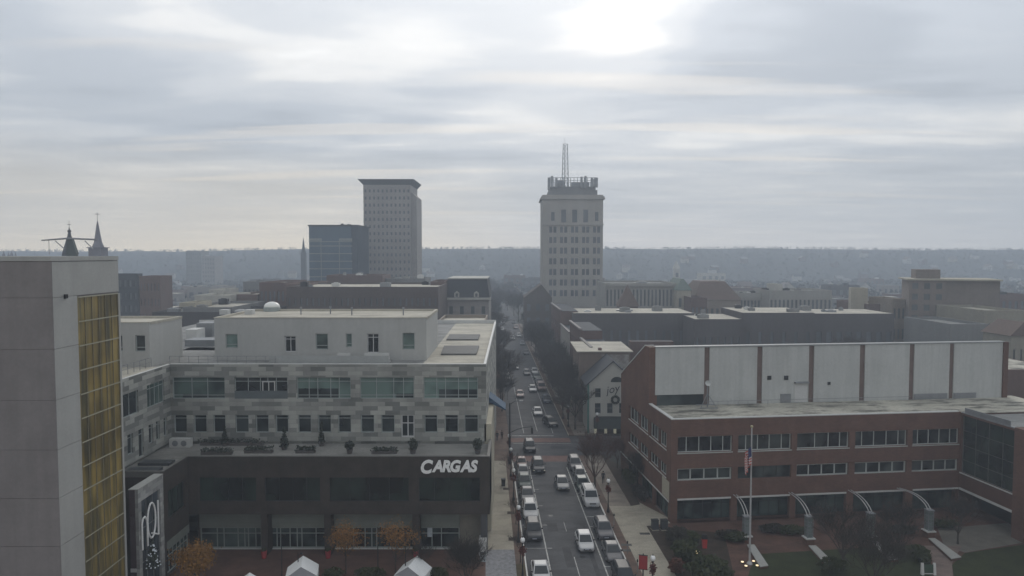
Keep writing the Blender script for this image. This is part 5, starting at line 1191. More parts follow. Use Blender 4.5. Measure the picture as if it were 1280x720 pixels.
# plaza trees
mktree('golden orange leafed tree at the foot of the entrance frame, lower left', gp(246, 738), hgt(246, 738, 686), 3, m_twig, m_gold2, 5200, .085, .34, name='autumn_tree', levels=3, r0=.12, spread=.6)
mktree('slim tree with thinning rusty orange leaves before the third shop bay', gp(432.5, 717), hgt(432, 717, 656), 5, m_twig, m_or, 1900, .075, .38, name='autumn_tree', levels=3, r0=.07, trunk=.4)
mktree('slim tree with sparse olive orange leaves left of the peaked white tent', gp(494.5, 722), hgt(494, 722, 655), 8, m_twig, m_or, 1500, .075, .42, name='autumn_tree', levels=3, r0=.07, trunk=.38)
mktree('low vase shaped bare tree at the street corner of the plaza', gp(584, 738), hgt(584, 738, 668), 9, m_twig, name='bare_tree', levels=4, r0=.09, trunk=.14, vase=True, kids=4)
mktree('thin bare sapling between the second and third shop windows', gp(530, 722), 3.6, 19, m_twig, name='bare_sapling', levels=3, r0=.05)
# near right
mktree('tall reddish bare street tree rising from the pavement beside the white van', gp(743.5, 612), hgt(743, 612, 536), 12, m_twigr, m_rust, 900, .07, .4, levels=4, r0=.15, trunk=.22, kids=4)
mktree('dark bare tree on the lawn left of the tall white low wall by the plaza', gp(1053, 712), hgt(1053, 712, 628), 14, m_twig, m_rust, 250, .06, .4, levels=4, r0=.13, trunk=.25)
mktree('dark spreading bare tree at the bottom edge of the lawn', gp(1093, 752), hgt(1093, 752, 650), 15, m_twig, levels=4, r0=.13, trunk=.2, vase=True)
mktree('slender bare tree before the lantern column nearest the inner corner', gp(1122, 690), hgt(1122, 690, 622), 16, m_twig, m_rust, 250, .06, .4, levels=4, r0=.10, trunk=.25)
mktree('bare dark tree in the paved court near the inner corner', gp(1197, 680), hgt(1197, 680, 616), 17, m_twig, m_rust, 200, .06, .4, levels=4, r0=.10, trunk=.25)
mktree('small bare tree in the bed against the brick auditorium side', gp(796, 612), 5.5, 21, m_twig, levels=4, r0=.09)
mktree('bare bushy tree low in the bed farther along the auditorium side', gp(772, 586), 5.2, 22, m_twigr, m_rust, 300, .07, .4, levels=4, r0=.09)
# shrubs right bottom
def shrub(label, px, py, rx, ry, rz_, n, s, m, seed, name='shrub', zz=.15, cone=False, group=None):
    g0 = G(px, py, zz); T = Thing(name, label, 'shrub', (g0.x, g0.y, zz), group=group); T.part('stems', MB().tube((-.1, 0, 0), (-.3, .1, rz_), .05, .03).tube((.1, 0, 0), (.35, -.1, rz_), .05, .03).tube((0, .1, 0), (0, .3, rz_ * 1.2), .05, .03), m_bark)
    T.part('foliage', leafball(rx, ry, rz_, n, s, seed, .1, cone=cone), m); return T
shrub('large dark evergreen bush at the bottom beside the brick plaza', 886, 730, 2.2, 1.8, 1.35, 3200, .13, m_holly, 31)
shrub('rounded dark bush beside the large evergreen at the pavement edge', 857, 700, 1.5, 1.4, 1.0, 1500, .12, m_holly, 32)
shrub('dark bush between the utility cabinets and the red bin', 846, 680, 1.3, 1.3, .9, 1200, .11, mat('leaf_dull', (.040, .036, .028), .9, .4, 1.5, .3), 33)
shrub('low dark bush behind the large evergreen near the red bin', 862, 679, 1.2, 1.0, .6, 1000, .11, m_holly, 34)
shrub('rusty low bush at the bottom of the pavement bed', 846, 716, .9, .9, .7, 700, .1, m_rust, 35)
for k, (px, py, rx, ry, lab) in enumerate(((910, 674, 1.5, .7, 'low reddish dark hedge left of the first lantern column'), (922, 677, 1.5, .8, 'dark low planting against the first lantern column base'), (966, 666, 1.8, .7, 'low dark hedge below the second opening of the brick building'), (990, 668, 1.6, .7, 'low dark hedge left of the second lantern column'),
        (1130, 668, 1.8, .8, 'dark low hedge left of the corner lantern column'), (1180, 660, 1.8, .7, 'dark low hedge in the inner corner'), (800, 620, 1.0, 3.2, 'dark ground shrub in the bed beside the auditorium side wall'), (786, 600, 1.0, 3.2, 'dark ground shrub farther along the auditorium side wall'),
        (1150, 702, .9, 1.6, 'dense dark green bush at the end of the lawn by the pinkish path'), (1040, 716, 1.6, .7, 'dark low bush at the bottom edge of the lawn'))):
    shrub(lab, px, py, rx, ry, .5 if k < 8 else .8, 800, .11, MATS['leaf_dull'] if k % 2 == 0 and k < 8 else m_holly, 40 + k)
# low dark planters at plaza bottom
for k, (px, lab) in enumerate(((417, 'dark rounded shrub clump at the bottom edge below the orange tree'), (456, 'dark shrub clump at the bottom edge between two lamp poles'), (470, 'dark shrub clump at the foot of the tall dark pole'), (548, 'dark shrub clump right of the peaked white tent'))):
    shrub(lab, px, 724, 1.1, .6, .55, 420, .1, m_holly, 60 + k, zz=.12)
# street trees further along : shared variants
variants = []
for k in range(4):
    tk, cr, tips = tree_geo(100 + k, 9.5, trunk=.26, levels=4, r0=.15, kids=4, spread=.6, twr=.022)
    variants.append((tk.mesh('trunk', m_bark), cr.mesh('crown', m_twig if k % 2 else mat('twig_dark', (.060, .050, .045), .95, .25, 3, .2))))
def vtree(px_or_t, Y, H, k, label, group, t=True, z=.12):
    p = ST(px_or_t, Y) if t else D(px_or_t, 330, Y)
    T = Thing('bare_tree', label, 'tree', (p.x, p.y, z), (k * 1.7) % 6.28, group); a, b = variants[k % 4]
    T.part('trunk', a, None); T.part('crown', b, None); s_ = H / 10.5; T.o.scale = (s_, s_, s_); return T
rr = random.Random(9)
GR = 'dense bare trees lining the far street'
for k, Y in enumerate((131, 139, 147, 154, 162, 170, 178, 187, 197, 208, 220, 234, 250, 268)):
    vtree(16.8 + rr.uniform(-.5, .7), Y, rr.uniform(9.5, 13.0), k, 'dark bare tree in the dense row on the right pavement beyond the junction', GR)
for k, Y in enumerate((136, 150, 166, 185, 206, 230, 256, 285)): vtree(19.3 + rr.uniform(-.5, .7), Y, rr.uniform(8, 11), k + 2, 'dark bare tree in the dense row on the right pavement beyond the junction', GR)
for k, Y in enumerate((146, 158, 170, 182, 194, 207, 220, 234, 249, 265, 282, 300, 318)): vtree(2.9 + rr.uniform(-.4, 1.2), Y, rr.uniform(8.5, 13), k + 1, 'dark bare tree on the left pavement of the far street', 'bare trees on the far left pavement')
for k in range(26): vtree(rr.uniform(-3, 24), 330 + k * 11, rr.uniform(10, 15), k, 'hazy bare tree closing the far end of the street', 'bare trees closing the far street')
# street trees of the near left pavement
for k, (px, py, H, lab) in enumerate(((650.5, 703, 3.6, 'thin bare young tree by the nearest garlanded lamp'), (645, 655, 3.4, 'thin bare young tree beside the white sport utility car'), (638.5, 600, 4.6, 'thin bare young tree near the traffic signal pole'), (634.5, 500, 6, 'bare tree on the left pavement just past the junction'))):
    g0 = G(px, py, .13); mktree(lab, (g0.x, g0.y, .13), H, 70 + k, m_twig, name='bare_sapling' if k < 3 else 'bare_tree', levels=3, r0=.05, trunk=.35, twr=.008)
# mid town trees
for k in range(70):
    Y = rr.uniform(150, 420); px = rr.uniform(150, 1270)
    if 555 < px < 775 : continue
    if px < 560 and Y < 175: Y += 40
    vtree(px, Y, rr.uniform(9, 14), k, 'hazy bare tree between the town roofs', 'bare trees between the town roofs', t=False, z=0)

# far woods : one mass of small clumps
def woods(name, N, y0, y1, seed, s, hmin, hmax, m, q=1.5, per=26):
    rng = np.random.default_rng(seed)
    Y = y0 + (y1 - y0) * rng.random(N) ** q; X = (rng.random(N) * 1.8 - .9) * Y
    keep = ~((np.abs(X - TS * Y - 10) < 30) & (Y < 420)); X = X[keep]; Y = Y[keep]; N = len(X)
    Z0 = terrain(X, Y) - .5; Hh = rng.uniform(hmin, hmax, N) * np.where(Y > HY0, .42, .85); W_ = Hh * rng.uniform(.35, .6, N)
    base = np.where(Y > 5300, 0, 0)
    n = N * per; ix = np.repeat(np.arange(N), per)
    u = rng.normal(size=(n, 3)); u /= np.linalg.norm(u, axis=1)[:, None]; r = rng.random(n) ** .4
    c = np.stack([X[ix] + u[:, 0] * W_[ix] * r, Y[ix] + u[:, 1] * W_[ix] * r, Z0[ix] + Hh[ix] * (.58 + .42 * u[:, 2] * r)], 1)
    a = rng.normal(size=(n, 3)); a /= np.linalg.norm(a, axis=1)[:, None]; b = np.cross(a, rng.normal(size=(n, 3))); b /= np.linalg.norm(b, axis=1)[:, None]
    sc_ = (s * Hh[ix] / 10 * rng.uniform(.6, 1.3, n))[:, None]; a *= sc_; b *= sc_ * .7
    v = np.stack([c - a - b, c + a - b * .6, c + a * .7 + b, c - a * .8 + b * .8], 1).reshape(-1, 3).astype(np.float32)
    me = bpy.data.meshes.new(name); me.vertices.add(n * 4); me.vertices.foreach_set('co', v.ravel()); me.loops.add(n * 4); me.loops.foreach_set('vertex_index', np.arange(n * 4, dtype=np.int32))
    me.polygons.add(n); me.polygons.foreach_set('loop_start', np.arange(0, n * 4, 4, dtype=np.int32)); me.polygons.foreach_set('loop_total', np.full(n, 4, dtype=np.int32)); me.materials.append(m); me.update(calc_edges=True); me.validate()
    o = link(name, me); o['kind'] = 'stuff'; return o
m_wd = mat('far_woods', (.032, .030, .027), .95, .45, .02, .3, col2=(.018, .022, .018))
woods('distant_woods', 2400, 300, 720, 1, .85, 7, 12, m_wd, 1.0, 40)
woods('distant_woods', 6000, 640, 1005, 2, 1.0, 7, 11, m_wd, 1.0, 22)

# ------------------------------------------------------------------ cars
m_tyre = mat('tyre', (.02, .02, .02), .9, .1); m_rim = mat('rim', (.30, .30, .31), .4, .1, metal=.6)
m_cg = mat('car_glass', (.014, .020, .026), .12, .2, .8, 0, spec=.35); m_trim = mat('car_trim', (.018, .018, .02), .6, .1)
m_lamp_off = mat('lamp_lens', (.42, .42, .42), .15, .05, spec=.6); m_lamp_on = memit('headlight_on', (1, .95, .75), 2.4); m_plate = mat('number_plate', (.35, .37, .42), .5, .1); m_tail = mat('tail_lens', (.25, .02, .02), .3, .1)
def paint(name, c, metal=.15): 
    m_ = mat('paint_' + name, c, .42, .05, .8, .03, metal=metal * .4, spec=.22); return m_
def loft(mb, secs, mi=0):
    n = len(secs[0]); o = [p for s in secs for p in s]; fs = []
    for k in range(len(secs) - 1):
        for i in range(n): fs.append((k * n + i, k * n + (i + 1) % n, (k + 1) * n + (i + 1) % n, (k + 1) * n + i))
    fs += [tuple(range(n))[::-1], tuple(range((len(secs) - 1) * n, len(secs) * n))]
    mb.add(o, fs, mi)
def car_meshes(kind):
    # y = 0 front bumper (faces -y), y grows to the rear; z up; x across
    P = dict(sedan=(4.7, .90, 1.42, .90, [1.15, 2.1, 3.3, 4.3], .66), suv=(4.65, .93, 1.66, 1.04, [1.1, 1.95, 4.05, 4.6], .70), van=(5.3, 1.0, 1.90, 1.16, [1.2, 1.95, 4.9, 5.25], .80), hatch=(4.2, .88, 1.5, .93, [.95, 1.85, 3.35, 4.12], .66))[kind]
    L, w, H, sh, (wb, wt, rt, rb), tw = P
    mb = MB(); secs = []
    hood = sh - .06; front = sh - .22
    st = [(0, .80, .34, front - .14), (.06, .90, .27, front - .05), (.28, .97, .24, front + .02), (.75, 1.0, .22, hood - .04), (wb, 1.0, .22, sh - .01), (L * .55, 1.0, .22, sh), (rb - .1, 1.0, .24, sh + .02), (L - .3, .97, .26, sh + (.0 if kind in ('suv', 'van') else -.03)), (L - .06, .92, .30, sh - .1), (L, .84, .36, sh - .2)]
    for y, k, zb, zt in st:
        W = w * k; secs.append([(-W * .86, y, zb), (W * .86, y, zb), (W, y, zb + .16), (W, y, zt - .16), (W * .95, y, zt - .05), (W * .82, y, zt), (-W * .82, y, zt), (-W * .95, y, zt - .05), (-W, y, zt - .16), (-W, y, zb + .16)])
    loft(mb, secs)
    # cabin shell (pillars, roof) in body colour
    wbl = w * .90
    def ring(z, f): 
        ya = wb + (wt - wb) * f; yb = rb + (rt - rb) * f; x_ = wbl + (tw - wbl) * f; return [(-x_, ya, z), (x_, ya, z), (x_, yb, z), (-x_, yb, z)]
    rs = [ring(sh - .05, 0), ring(sh + (H - sh) * .5, .5), ring(H - .06, .95)]
    top = ring(H, 1); top = [(p[0] * .86, p[1] + (.12 if i < 2 else -.12), H) for i, p in enumerate(top)]; rs.append(top)
    vs = [p for r_ in rs for p in r_]; fs = []
    for k in range(3):
        for i in range(4): fs.append((k * 4 + i, k * 4 + (i + 1) % 4, (k + 1) * 4 + (i + 1) % 4, (k + 1) * 4 + i))
    fs.append((12, 13, 14, 15)); mb.add(vs, fs)
    body = mb.mesh('body', [paint('base', (.4, .4, .4))])
    def gpanel(i, f0, f1, a0, a1, nm_, off=.012):
        r0_, r1_ = ring(sh + (H - .06 - sh) * f0 - .0, f0 * .93), ring(sh + (H - .06 - sh) * f1, f1 * .93)
        A, B, C, D_ = Vector(r0_[i]), Vector(r0_[(i + 1) % 4]), Vector(r1_[(i + 1) % 4]), Vector(r1_[i])
        q = [A.lerp(B, a0), A.lerp(B, a1), D_.lerp(C, a1), D_.lerp(C, a0)]; nn = (q[1] - q[0]).cross(q[3] - q[0]).normalized(); cc = sum(q, Vector()) / 4
        if nn.dot(cc - Vector((0, (wb + rb) / 2, sh + .2))) < 0: nn = -nn
        return MB().add([p + nn * off for p in q] + [p - nn * .02 for p in q], [(0, 1, 2, 3), (4, 5, 6, 7), (0, 1, 5, 4), (1, 2, 6, 5), (2, 3, 7, 6), (3, 0, 4, 7)])
    parts = [('windshield', gpanel(0, .04, .97, .06, .94, '').mesh('windshield', m_cg)), ('rear_window', gpanel(2, .12, .95, .07, .93, '').mesh('rear_window', m_cg))]
    for i in (1, 3):
        for a0, a1 in ((.13, .46), (.50, .84)): parts.append(('side_window', gpanel(i, .1, .95, a0, a1, '').mesh('side_window', m_cg)))
    wheels = []
    wr = .34 if kind in ('sedan', 'hatch') else .38
    ty = MB(); ty.tube((-.11, 0, 0), (.11, 0, 0), wr, wr, 18); tym = ty.mesh('tyre', m_tyre)
    ri = MB(); ri.tube((-.125, 0, 0), (.125, 0, 0), wr * .62, wr * .62, 12); rim = ri.mesh('rim', m_rim)
    hl = MB(); hx = w * .60
    def lampm(sx, y0, z0, m_, nm_, dz=.13, dx=.34):
        q = MB(); x0, x1 = sx * (w * .84), sx * (w * .84 - dx); q.hexa([(min(x0, x1), y0 - .02, z0), (max(x0, x1), y0 - .02, z0), (max(x0, x1), y0 + .25, z0), (min(x0, x1), y0 + .25, z0)], [(min(x0, x1) + .03, y0 + .05, z0 + dz), (max(x0, x1) - .03, y0 + .05, z0 + dz), (max(x0, x1) - .03, y0 + .28, z0 + dz), (min(x0, x1) + .03, y0 + .28, z0 + dz)]); return q.mesh(nm_, m_)
    lamps = [lampm(s, .02, front - .24, m_lamp_off, 'headlight') for s in (-1, 1)]; tails = []
    for s in (-1, 1):
        q = MB(); x0, x1 = s * w * .86, s * w * .6; q.box(x0, x1, L - .09, L + .01, sh - .32, sh - .14); tails.append(q.mesh('tail_light', m_tail))
    gr = MB().box(-w * .42, w * .42, -.015, .1, front - .30, front - .14).box(-w * .62, w * .62, .0, .1, .34, .46).mesh('grille', m_trim)
    pl = MB().box(-.26, .26, -.03, -.016, .47, .58).mesh('number_plate', m_plate)
    mi = []
    for s in (-1, 1):
        q = MB(); q.hexa([(s * w * .93, wb + .35, sh), (s * (w + .17), wb + .38, sh + .02), (s * (w + .17), wb + .5, sh + .02), (s * w * .93, wb + .5, sh)], [(s * w * .93, wb + .36, sh + .12), (s * (w + .16), wb + .40, sh + .16), (s * (w + .16), wb + .5, sh + .16), (s * w * .93, wb + .5, sh + .12)]); mi.append(q.mesh('mirror', m_trim))
    extra = []
    if kind in ('suv', 'van'):
        for s in (-1, 1): extra.append(('roof_rail', MB().box(s * tw * .80 - .03, s * tw * .80 + .03, wt + .35, rt - .3, H + .0, H + .05).mesh('roof_rail', m_trim)))
    uf = MB().box(-w * .84, w * .84, .25, L - .25, .17, .3).mesh('underbody', m_trim)
    return dict(body=body, parts=parts, tyre=tym, rim=rim, lamps=lamps, tails=tails, grille=gr, plate=pl, mirrors=mi, extra=extra, uf=uf, L=L, w=w, wr=wr, H=H)
CM = {k: car_meshes(k) for k in ('sedan', 'suv', 'van', 'hatch')}
def car(kind, pcol, label, px=None, py=None, loc=None, rz=None, lights=False, group=None, roof=None, scale=1., simple=False):
    m_ = CM[kind]
    if loc is None: g0 = G(px, py, .0); loc = (g0.x, g0.y, .004)
    T = Thing({'sedan': 'sedan_car', 'suv': 'sport_utility_car', 'van': 'passenger_van', 'hatch': 'hatchback_car'}[kind], label, 'car', loc, SANG if rz is None else rz, group)
    b = T.part('body', m_['body'], None); recolour(b, 0, pcol)
    for nm_, me in m_['parts']: T.part(nm_, me, None)
    L = m_['L']; w = m_['w']
    for s in (-1, 1):
        for y in (L * .19, L * .79):
            wo = T.part('wheel', MB(), None) if False else T.part('wheel', m_['tyre'], None); wo.location = (s * (w - .10), y, m_['wr']); wo.name = 'wheel'
            r_ = T.part('rim', m_['rim'], None, wo)
    for me in m_['lamps']:
        o = T.part('headlight', me, None)
        if lights: recolour(o, 0, m_lamp_on)
    for me in m_['tails']: T.part('tail_light', me, None)
    T.part('grille', m_['grille'], None); T.part('number_plate', m_['plate'], None); T.part('underbody', m_['uf'], None)
    for me in m_['mirrors']: T.part('mirror', me, None)
    for nm_, me in m_['extra']: T.part(nm_, me, None)
    T.o.scale = (scale,) * 3; return T
pw = paint('white', (.44, .44, .44), 0); ps = paint('silver', (.17, .175, .18), .3); pg = paint('graphite', (.040, .042, .046), .2); pb = paint('black', (.022, .024, .028), .1); pr = paint('rose_silver', (.19, .14, .13), .3); pgg = paint('green_grey', (.07, .09, .085), .2); pbl = paint('dark_blue', (.03, .045, .07), .2); pgd = paint('light_grey', (.105, .105, .11), .3)
GL = 'cars parked along the left kerb'; GRt = 'cars parked along the right kerb'; GM = 'cars driving on the street'
tl = 5.62
def at_y(py): return 33 * 870 / (py - 318)
def lp(Y, t=tl): p = ST(t, Y); return (p.x, p.y, .004)
car('sedan', pw, 'white sedan parked at the left kerb, cut by the bottom edge', loc=lp(68.9), group=GL)
car('suv', pg, 'dark graphite sport utility car parked behind the empty left space', loc=lp(79.6), group=GL)
car('suv', pw, 'white sport utility car parked behind the dark graphite one at the left kerb', loc=lp(86.0), group=GL)
car('sedan', pgd, 'silver grey sedan parked behind the white sport utility car at the left kerb', loc=lp(92.0), group=GL)
car('hatch', pgg, 'greenish grey hatchback, fourth back from the dark graphite car at the left kerb', loc=lp(97.6, 5.55), group=GL)
car('sedan', ps, 'silver sedan, second from the junction end at the left kerb', loc=lp(102.3, 5.6), group=GL, scale=.95)
car('sedan', pr, 'rosy silver sedan parked nearest the junction at the left kerb', loc=lp(106.9), group=GL, scale=.88)
tr = 13.9
car('suv', pgd, 'silver black sport utility car parked at the right kerb behind the hatched gap', loc=lp(79.9, tr), group=GRt)
car('sedan', pgd, 'dull grey sedan parked second from the bottom at the right kerb', loc=lp(74.0, tr - .05), group=GRt, scale=.98)
car('suv', pb, 'black car at the right kerb cut by the bottom edge', loc=lp(67.8, tr), group=GRt)
car('van', pw, 'large white passenger van parked at the right kerb', loc=lp(90.2, tr), group=GRt)
car('hatch', pgg, 'greenish grey hatchback parked right behind the large white van', loc=lp(96.4, tr - .25), group=GRt)
car('suv', ps, 'silver car with pale bonnet parked behind the greenish hatchback at the right kerb', loc=lp(100.9, tr), group=GRt, scale=.88)
car('suv', pgd, 'pale grey sport utility car parked nearest the junction at the right kerb', loc=lp(105.6, tr - .1), group=GRt)
car('hatch', pw, 'white hatchback with dark windscreen driving near the bottom in the right lane', 734, 692.5, group=GM)
car('sedan', ps, 'silver sedan with lit headlights driving in the right lane beside the white van', 704.5, 615, group=GM, lights=True)
car('suv', pg, 'dark sport utility car with lit headlights and pale roof load just before the near crossing', 674, 593, group=GM, lights=True)
car('suv', pb, 'dark sport utility car crossing the junction', 663, 567.5, group=GM)
car('sedan', pw, 'white sedan driving towards the far crossing of the junction', 673, 521, group=GM)
car('suv', pb, 'dark car with pale roof turning at the right corner of the junction', 693, 535.5, group=GM, rz=SANG + R(14))
car('sedan', pr, 'rosy silver sedan driving in the left lane beyond the junction', 650.5, 498, group=GM)
car('sedan', pw, 'white sedan driving in the right lane beyond the junction', 666.5, 491, group=GM)
car('hatch', pgd, 'grey hatchback following the white sedan beyond the junction', 659, 470, group=GM)
car('sedan', ps, 'silver sedan alone in the left lane farther up the street', 645, 463, group=GM)
for i, (tt, Y, kd, pc, lab) in enumerate(((5.5, 174, 'sedan', pbl, 'dark sedan at the near end of the left row beyond the junction'), (5.5, 181, 'sedan', pw, 'white sedan second in the left row beyond the junction'), (5.5, 188, 'hatch', pw, 'white hatchback third in the left row beyond the junction'), (5.5, 195, 'sedan', pr, 'pinkish sedan fourth in the left row beyond the junction'), (5.5, 202, 'suv', ps, 'silver sport utility car last in the left row beyond the junction'),
        (13.6, 153, 'suv', pbl, 'dark blue sport utility car nearest the junction in the right row'), (13.6, 167, 'van', pr, 'pinkish van second in the right row beyond the junction'), (13.6, 175, 'sedan', pg, 'dark sedan third in the right row beyond the junction'), (13.6, 183, 'sedan', pgg, 'greenish sedan fourth in the right row beyond the junction'), (13.6, 191, 'hatch', pw, 'white hatchback fifth in the right row beyond the junction'))):
    car(kd, pc, lab, loc=lp(Y, tt), group='parked cars beyond the junction')
for i in range(10):
    Y = 212 + i * 13 + (i * 7) % 5; tt = 13.4 if i % 2 else 5.6
    car(['sedan', 'suv', 'hatch'][i % 3], [pw, pg, pr, ps, pbl][i % 5], 'tiny far car parked along the kerb under the bare trees', loc=lp(Y, tt), group='far cars under the bare trees')
for i, (tt, Y) in enumerate(((8.2, 330), (9.5, 352), (7.0, 300), (10.4, 268), (8.4, 376))): car('sedan', pw, 'tiny far car with pale roof driving towards us', loc=lp(Y, tt), group='far cars driving towards the junction', lights=i % 2 == 0)
# ------------------------------------------------------------------ lamps with banners
m_globe = mat('globe_white', (.75, .75, .74), .3, .03); m_ban = mat('banner_red', (.24, .045, .04), .8, .2, 1.2, .15)
def lamp(label, t, Y, banner=0, wreath=True, H=4.0, loc=None):
    p = ST(t, Y) if loc is None else Vector(loc); L = Thing('street_lamp', label, 'street lamp', (p.x, p.y, .13), SANG, 'black globe lamps along the pavements')
    L.part('pole', MB().lathe([(.2, 0), (.2, .25), (.11, .45), (.09, .9), (.065, 1.1), (.055, H - .35), (.11, H - .3), (.13, H - .2)], 10), m_black)
    L.part('globe', MB().lathe([(.10, H - .2), (.2, H - .1), (.25, H + .06), (.2, H + .22), (.08, H + .32)], 12), m_globe, smooth=True)
    L.part('finial', MB().lathe([(.07, H + .32), (.03, H + .42), (.01, H + .5)], 8), m_black)
    if banner:
        B = L.part('banner', MB().box(.10, .68, -.012, .012, H - 1.65, H - .55), m_ban); L.part('banner_arm', MB().tube((0, 0, H - .52), (.72, 0, H - .52), .02, n=5).tube((0, 0, H - 1.68), (.72, 0, H - 1.68), .02, n=5), m_black)
    if wreath:
        q = MB(); rr_ = random.Random(int(Y))
        for k in range(260):
            c = Vector((rr_.gauss(0, .13), rr_.gauss(0, .10), H - 1.0 + rr_.gauss(0, .22))); u = Vector((rr_.gauss(0, 1), rr_.gauss(0, 1), rr_.gauss(0, 1))).normalized() * .08; v_ = u.orthogonal().normalized() * .06; q.add([c - u - v_, c + u - v_, c + u + v_, c - u + v_], [(0, 1, 2, 3)])
        L.part('garland', q, mat('garland_red', (.12, .035, .028), .85, .4, 3, .3))
    return L
lamp('black globe lamp with red garland nearest the bottom on the left pavement', 3.75, 70.5); lamp('black globe lamp with dark red bow beside the white sport utility car on the left', 3.75, 79.6); lamp('black globe lamp beside the left parked row', 3.75, 93.2, 0)
lamp('black globe lamp with dark red garland near the traffic light pole', 3.75, 103.2, 0); lamp('black globe lamp at the left corner of the junction', 3.75, 111.0, 0)
lamp('black globe lamp with red garland beside the large white van on the right pavement', 15.65, 88.9); lamp('black globe lamp beside the red sign box at the bottom right pavement', 15.9, 66.3, 0)
lamp('black globe lamp at the corner of the white gabled building', 18.2, 126.6, 0, loc=(15.4, 124.6, 0)); lamp('black globe lamp left of the white gabled building', 15.8, 133, 0); lamp('black globe lamp beyond the junction on the right pavement edge', 14.9 + .6, 139.5, 0)
# red sign box on a post
g0 = G(804, 728, .13); Yq = 65.2; p = D(804, 700, Yq)
L = Thing('red_sign_box', 'dark red rectangular sign box on a post at the bottom right pavement', 'sign', (p.x, Yq, .13), R(-14)); zq = lambda py: D(804, py, Yq).z - .13
L.part('post', MB().tube((0, 0, 0), (0, 0, zq(692)), .06, n=8), m_black); L.part('panel', MB().box(-.40, .40, -.10, .10, zq(711), zq(694.5)), mat('sign_red', (.28, .035, .04), .6, .15, 1.5, .1)); L.part('frame', MB().box(-.43, .43, -.06, .06, zq(694.5), zq(693.6)).box(-.43, .43, -.06, .06, zq(711.9), zq(711)), m_black)
# traffic signal
p = ST(3.8, 109.5); L = Thing('traffic_signal', 'tall dark traffic signal pole with a curved mast arm reaching over the junction', 'traffic signal', (p.x, p.y, .13), SANG)
L.part('pole', MB().lathe([(.22, 0), (.18, .3), (.13, 3), (.10, 9.6)], 8), m_black); L.part('mast_arm', MB().path([(0, 0, 4.9), (1.2, 0, 5.45), (2.4, 0, 5.75), (3.6, 0, 5.85)], .06, 6), m_black)
for x_ in (3.5,):
    h_ = L.part('signal_head', MB().box(x_ - .16, x_ + .16, -.15, .12, 4.75, 5.75), mat('signal_dark', (.03, .032, .03), .6)); 
    for k in range(3): L.part('lens', MB().tube((x_, -.152, 4.92 + k * .32), (x_, -.2, 4.92 + k * .32), .11, n=10), m_trim, h_)
L.part('luminaire_arm', MB().path([(0, 0, 9.4), (.8, 0, 9.9), (1.7, 0, 10.0)], .045, 5), m_black); L.part('luminaire', MB().box(1.5, 2.1, -.12, .12, 9.9, 10.05), m_steel)
# plaza poles
for px, pb_, ptp, lab in ((352.5, 726, 668, 'thin dark pole before the second shop bay left of the boxy white tent'), (373, 726, 691, 'thin dark pole in front of the boxy white tent'), (472.5, 717, 659, 'taller dark pole between the two slim orange trees'), (507, 728, 663, 'thin dark pole in front of the peaked white tent')):
    g0 = G(px, pb_, .12); L = Thing('lamp_pole', lab, 'pole', (g0.x, g0.y, .12)); h_ = D(px, ptp, g0.y).z - .12
    L.part('shaft', MB().lathe([(.12, 0), (.12, .3), (.06, .5), (.045, h_)], 8), m_black); L.part('bracket', MB().tube((-.05, 0, h_ - .25), (.3, 0, h_ - .1), .03, n=5).box(.22, .45, -.08, .08, h_ - .12, h_), m_black)
# tents
m_tent = mat('tent_white', (.76, .77, .76), .7, .06, .8, .04)
def tent(label, px, py_apex, wpx, py_eave, Y, rz=0., Ld=2.6):
    """gable roofed canopy: the ridge runs along local y, Y is the depth of its far end"""
    p = D(px, py_apex, Y); za = p.z - .12; ze = za - 1.05; W = wpx / 870 * Y / 2
    L = Thing('canopy_tent', label, 'tent', (p.x, Y, .12), rz, 'white canopy tents on the plaza'); y0 = -Ld
    q = MB(); q.add([(-W, y0, ze), (0, y0 - .05, za), (0, 0, za), (-W, 0, ze)], [(0, 1, 2, 3)]); L.part('roof_panel', q, m_tent)
    q = MB(); q.add([(W, y0, ze), (0, y0 - .05, za), (0, 0, za), (W, 0, ze)], [(0, 1, 2, 3)]); L.part('roof_panel', q, m_tent)
    q = MB().add([(-W, y0 + .02, ze), (W, y0 + .02, ze), (0, y0, za - .02)], [(0, 1, 2)]).add([(-W, -.02, ze), (W, -.02, ze), (0, -.02, za - .02)], [(0, 1, 2)]); L.part('gable_cloth', q, m_tentg)
    q = MB(); q.box(-W - .01, -W + .0, y0, 0, ze - .3, ze); q.box(W, W + .01, y0, 0, ze - .3, ze); q.box(-W, W, y0 - .0, y0 + .01, ze - .3, ze - .001); L.part('valance', q, m_tent)
    q = MB().add([(-W, y0, ze - .3), (-W, 0, ze - .3), (-W, 0, 0), (-W, y0, 0)], [(0, 1, 2, 3)]).add([(W, y0, ze - .3), (W, 0, ze - .3), (W, 0, 0), (W, y0, 0)], [(0, 1, 2, 3)]).add([(-W, 0, ze), (W, 0, ze), (W, 0, 0), (-W, 0, 0)], [(0, 1, 2, 3)]); L.part('side_wall', q, m_tent)
    for a in (-W, W):
        for b in (y0, 0): L.part('leg', MB().tube((a * .985, b, 0), (a * .985, b, ze), .03, n=6), m_steel)
    return L
m_tentg = mat('tent_gable_cloth', (.33, .34, .36), .7, .06, .8, .04)
tent('boxy white gable tent, middle of the three tents', 379, 694.5, 38, 709, 69.5, R(12)); tent('peaked white gable tent at the bottom right of the plaza near the bare corner tree', 522, 694.5, 38, 711, 69.5, R(-13))
tent('white tent of which only the tip shows at the bottom edge', 312, 715.5, 40, 726, 67., R(10))
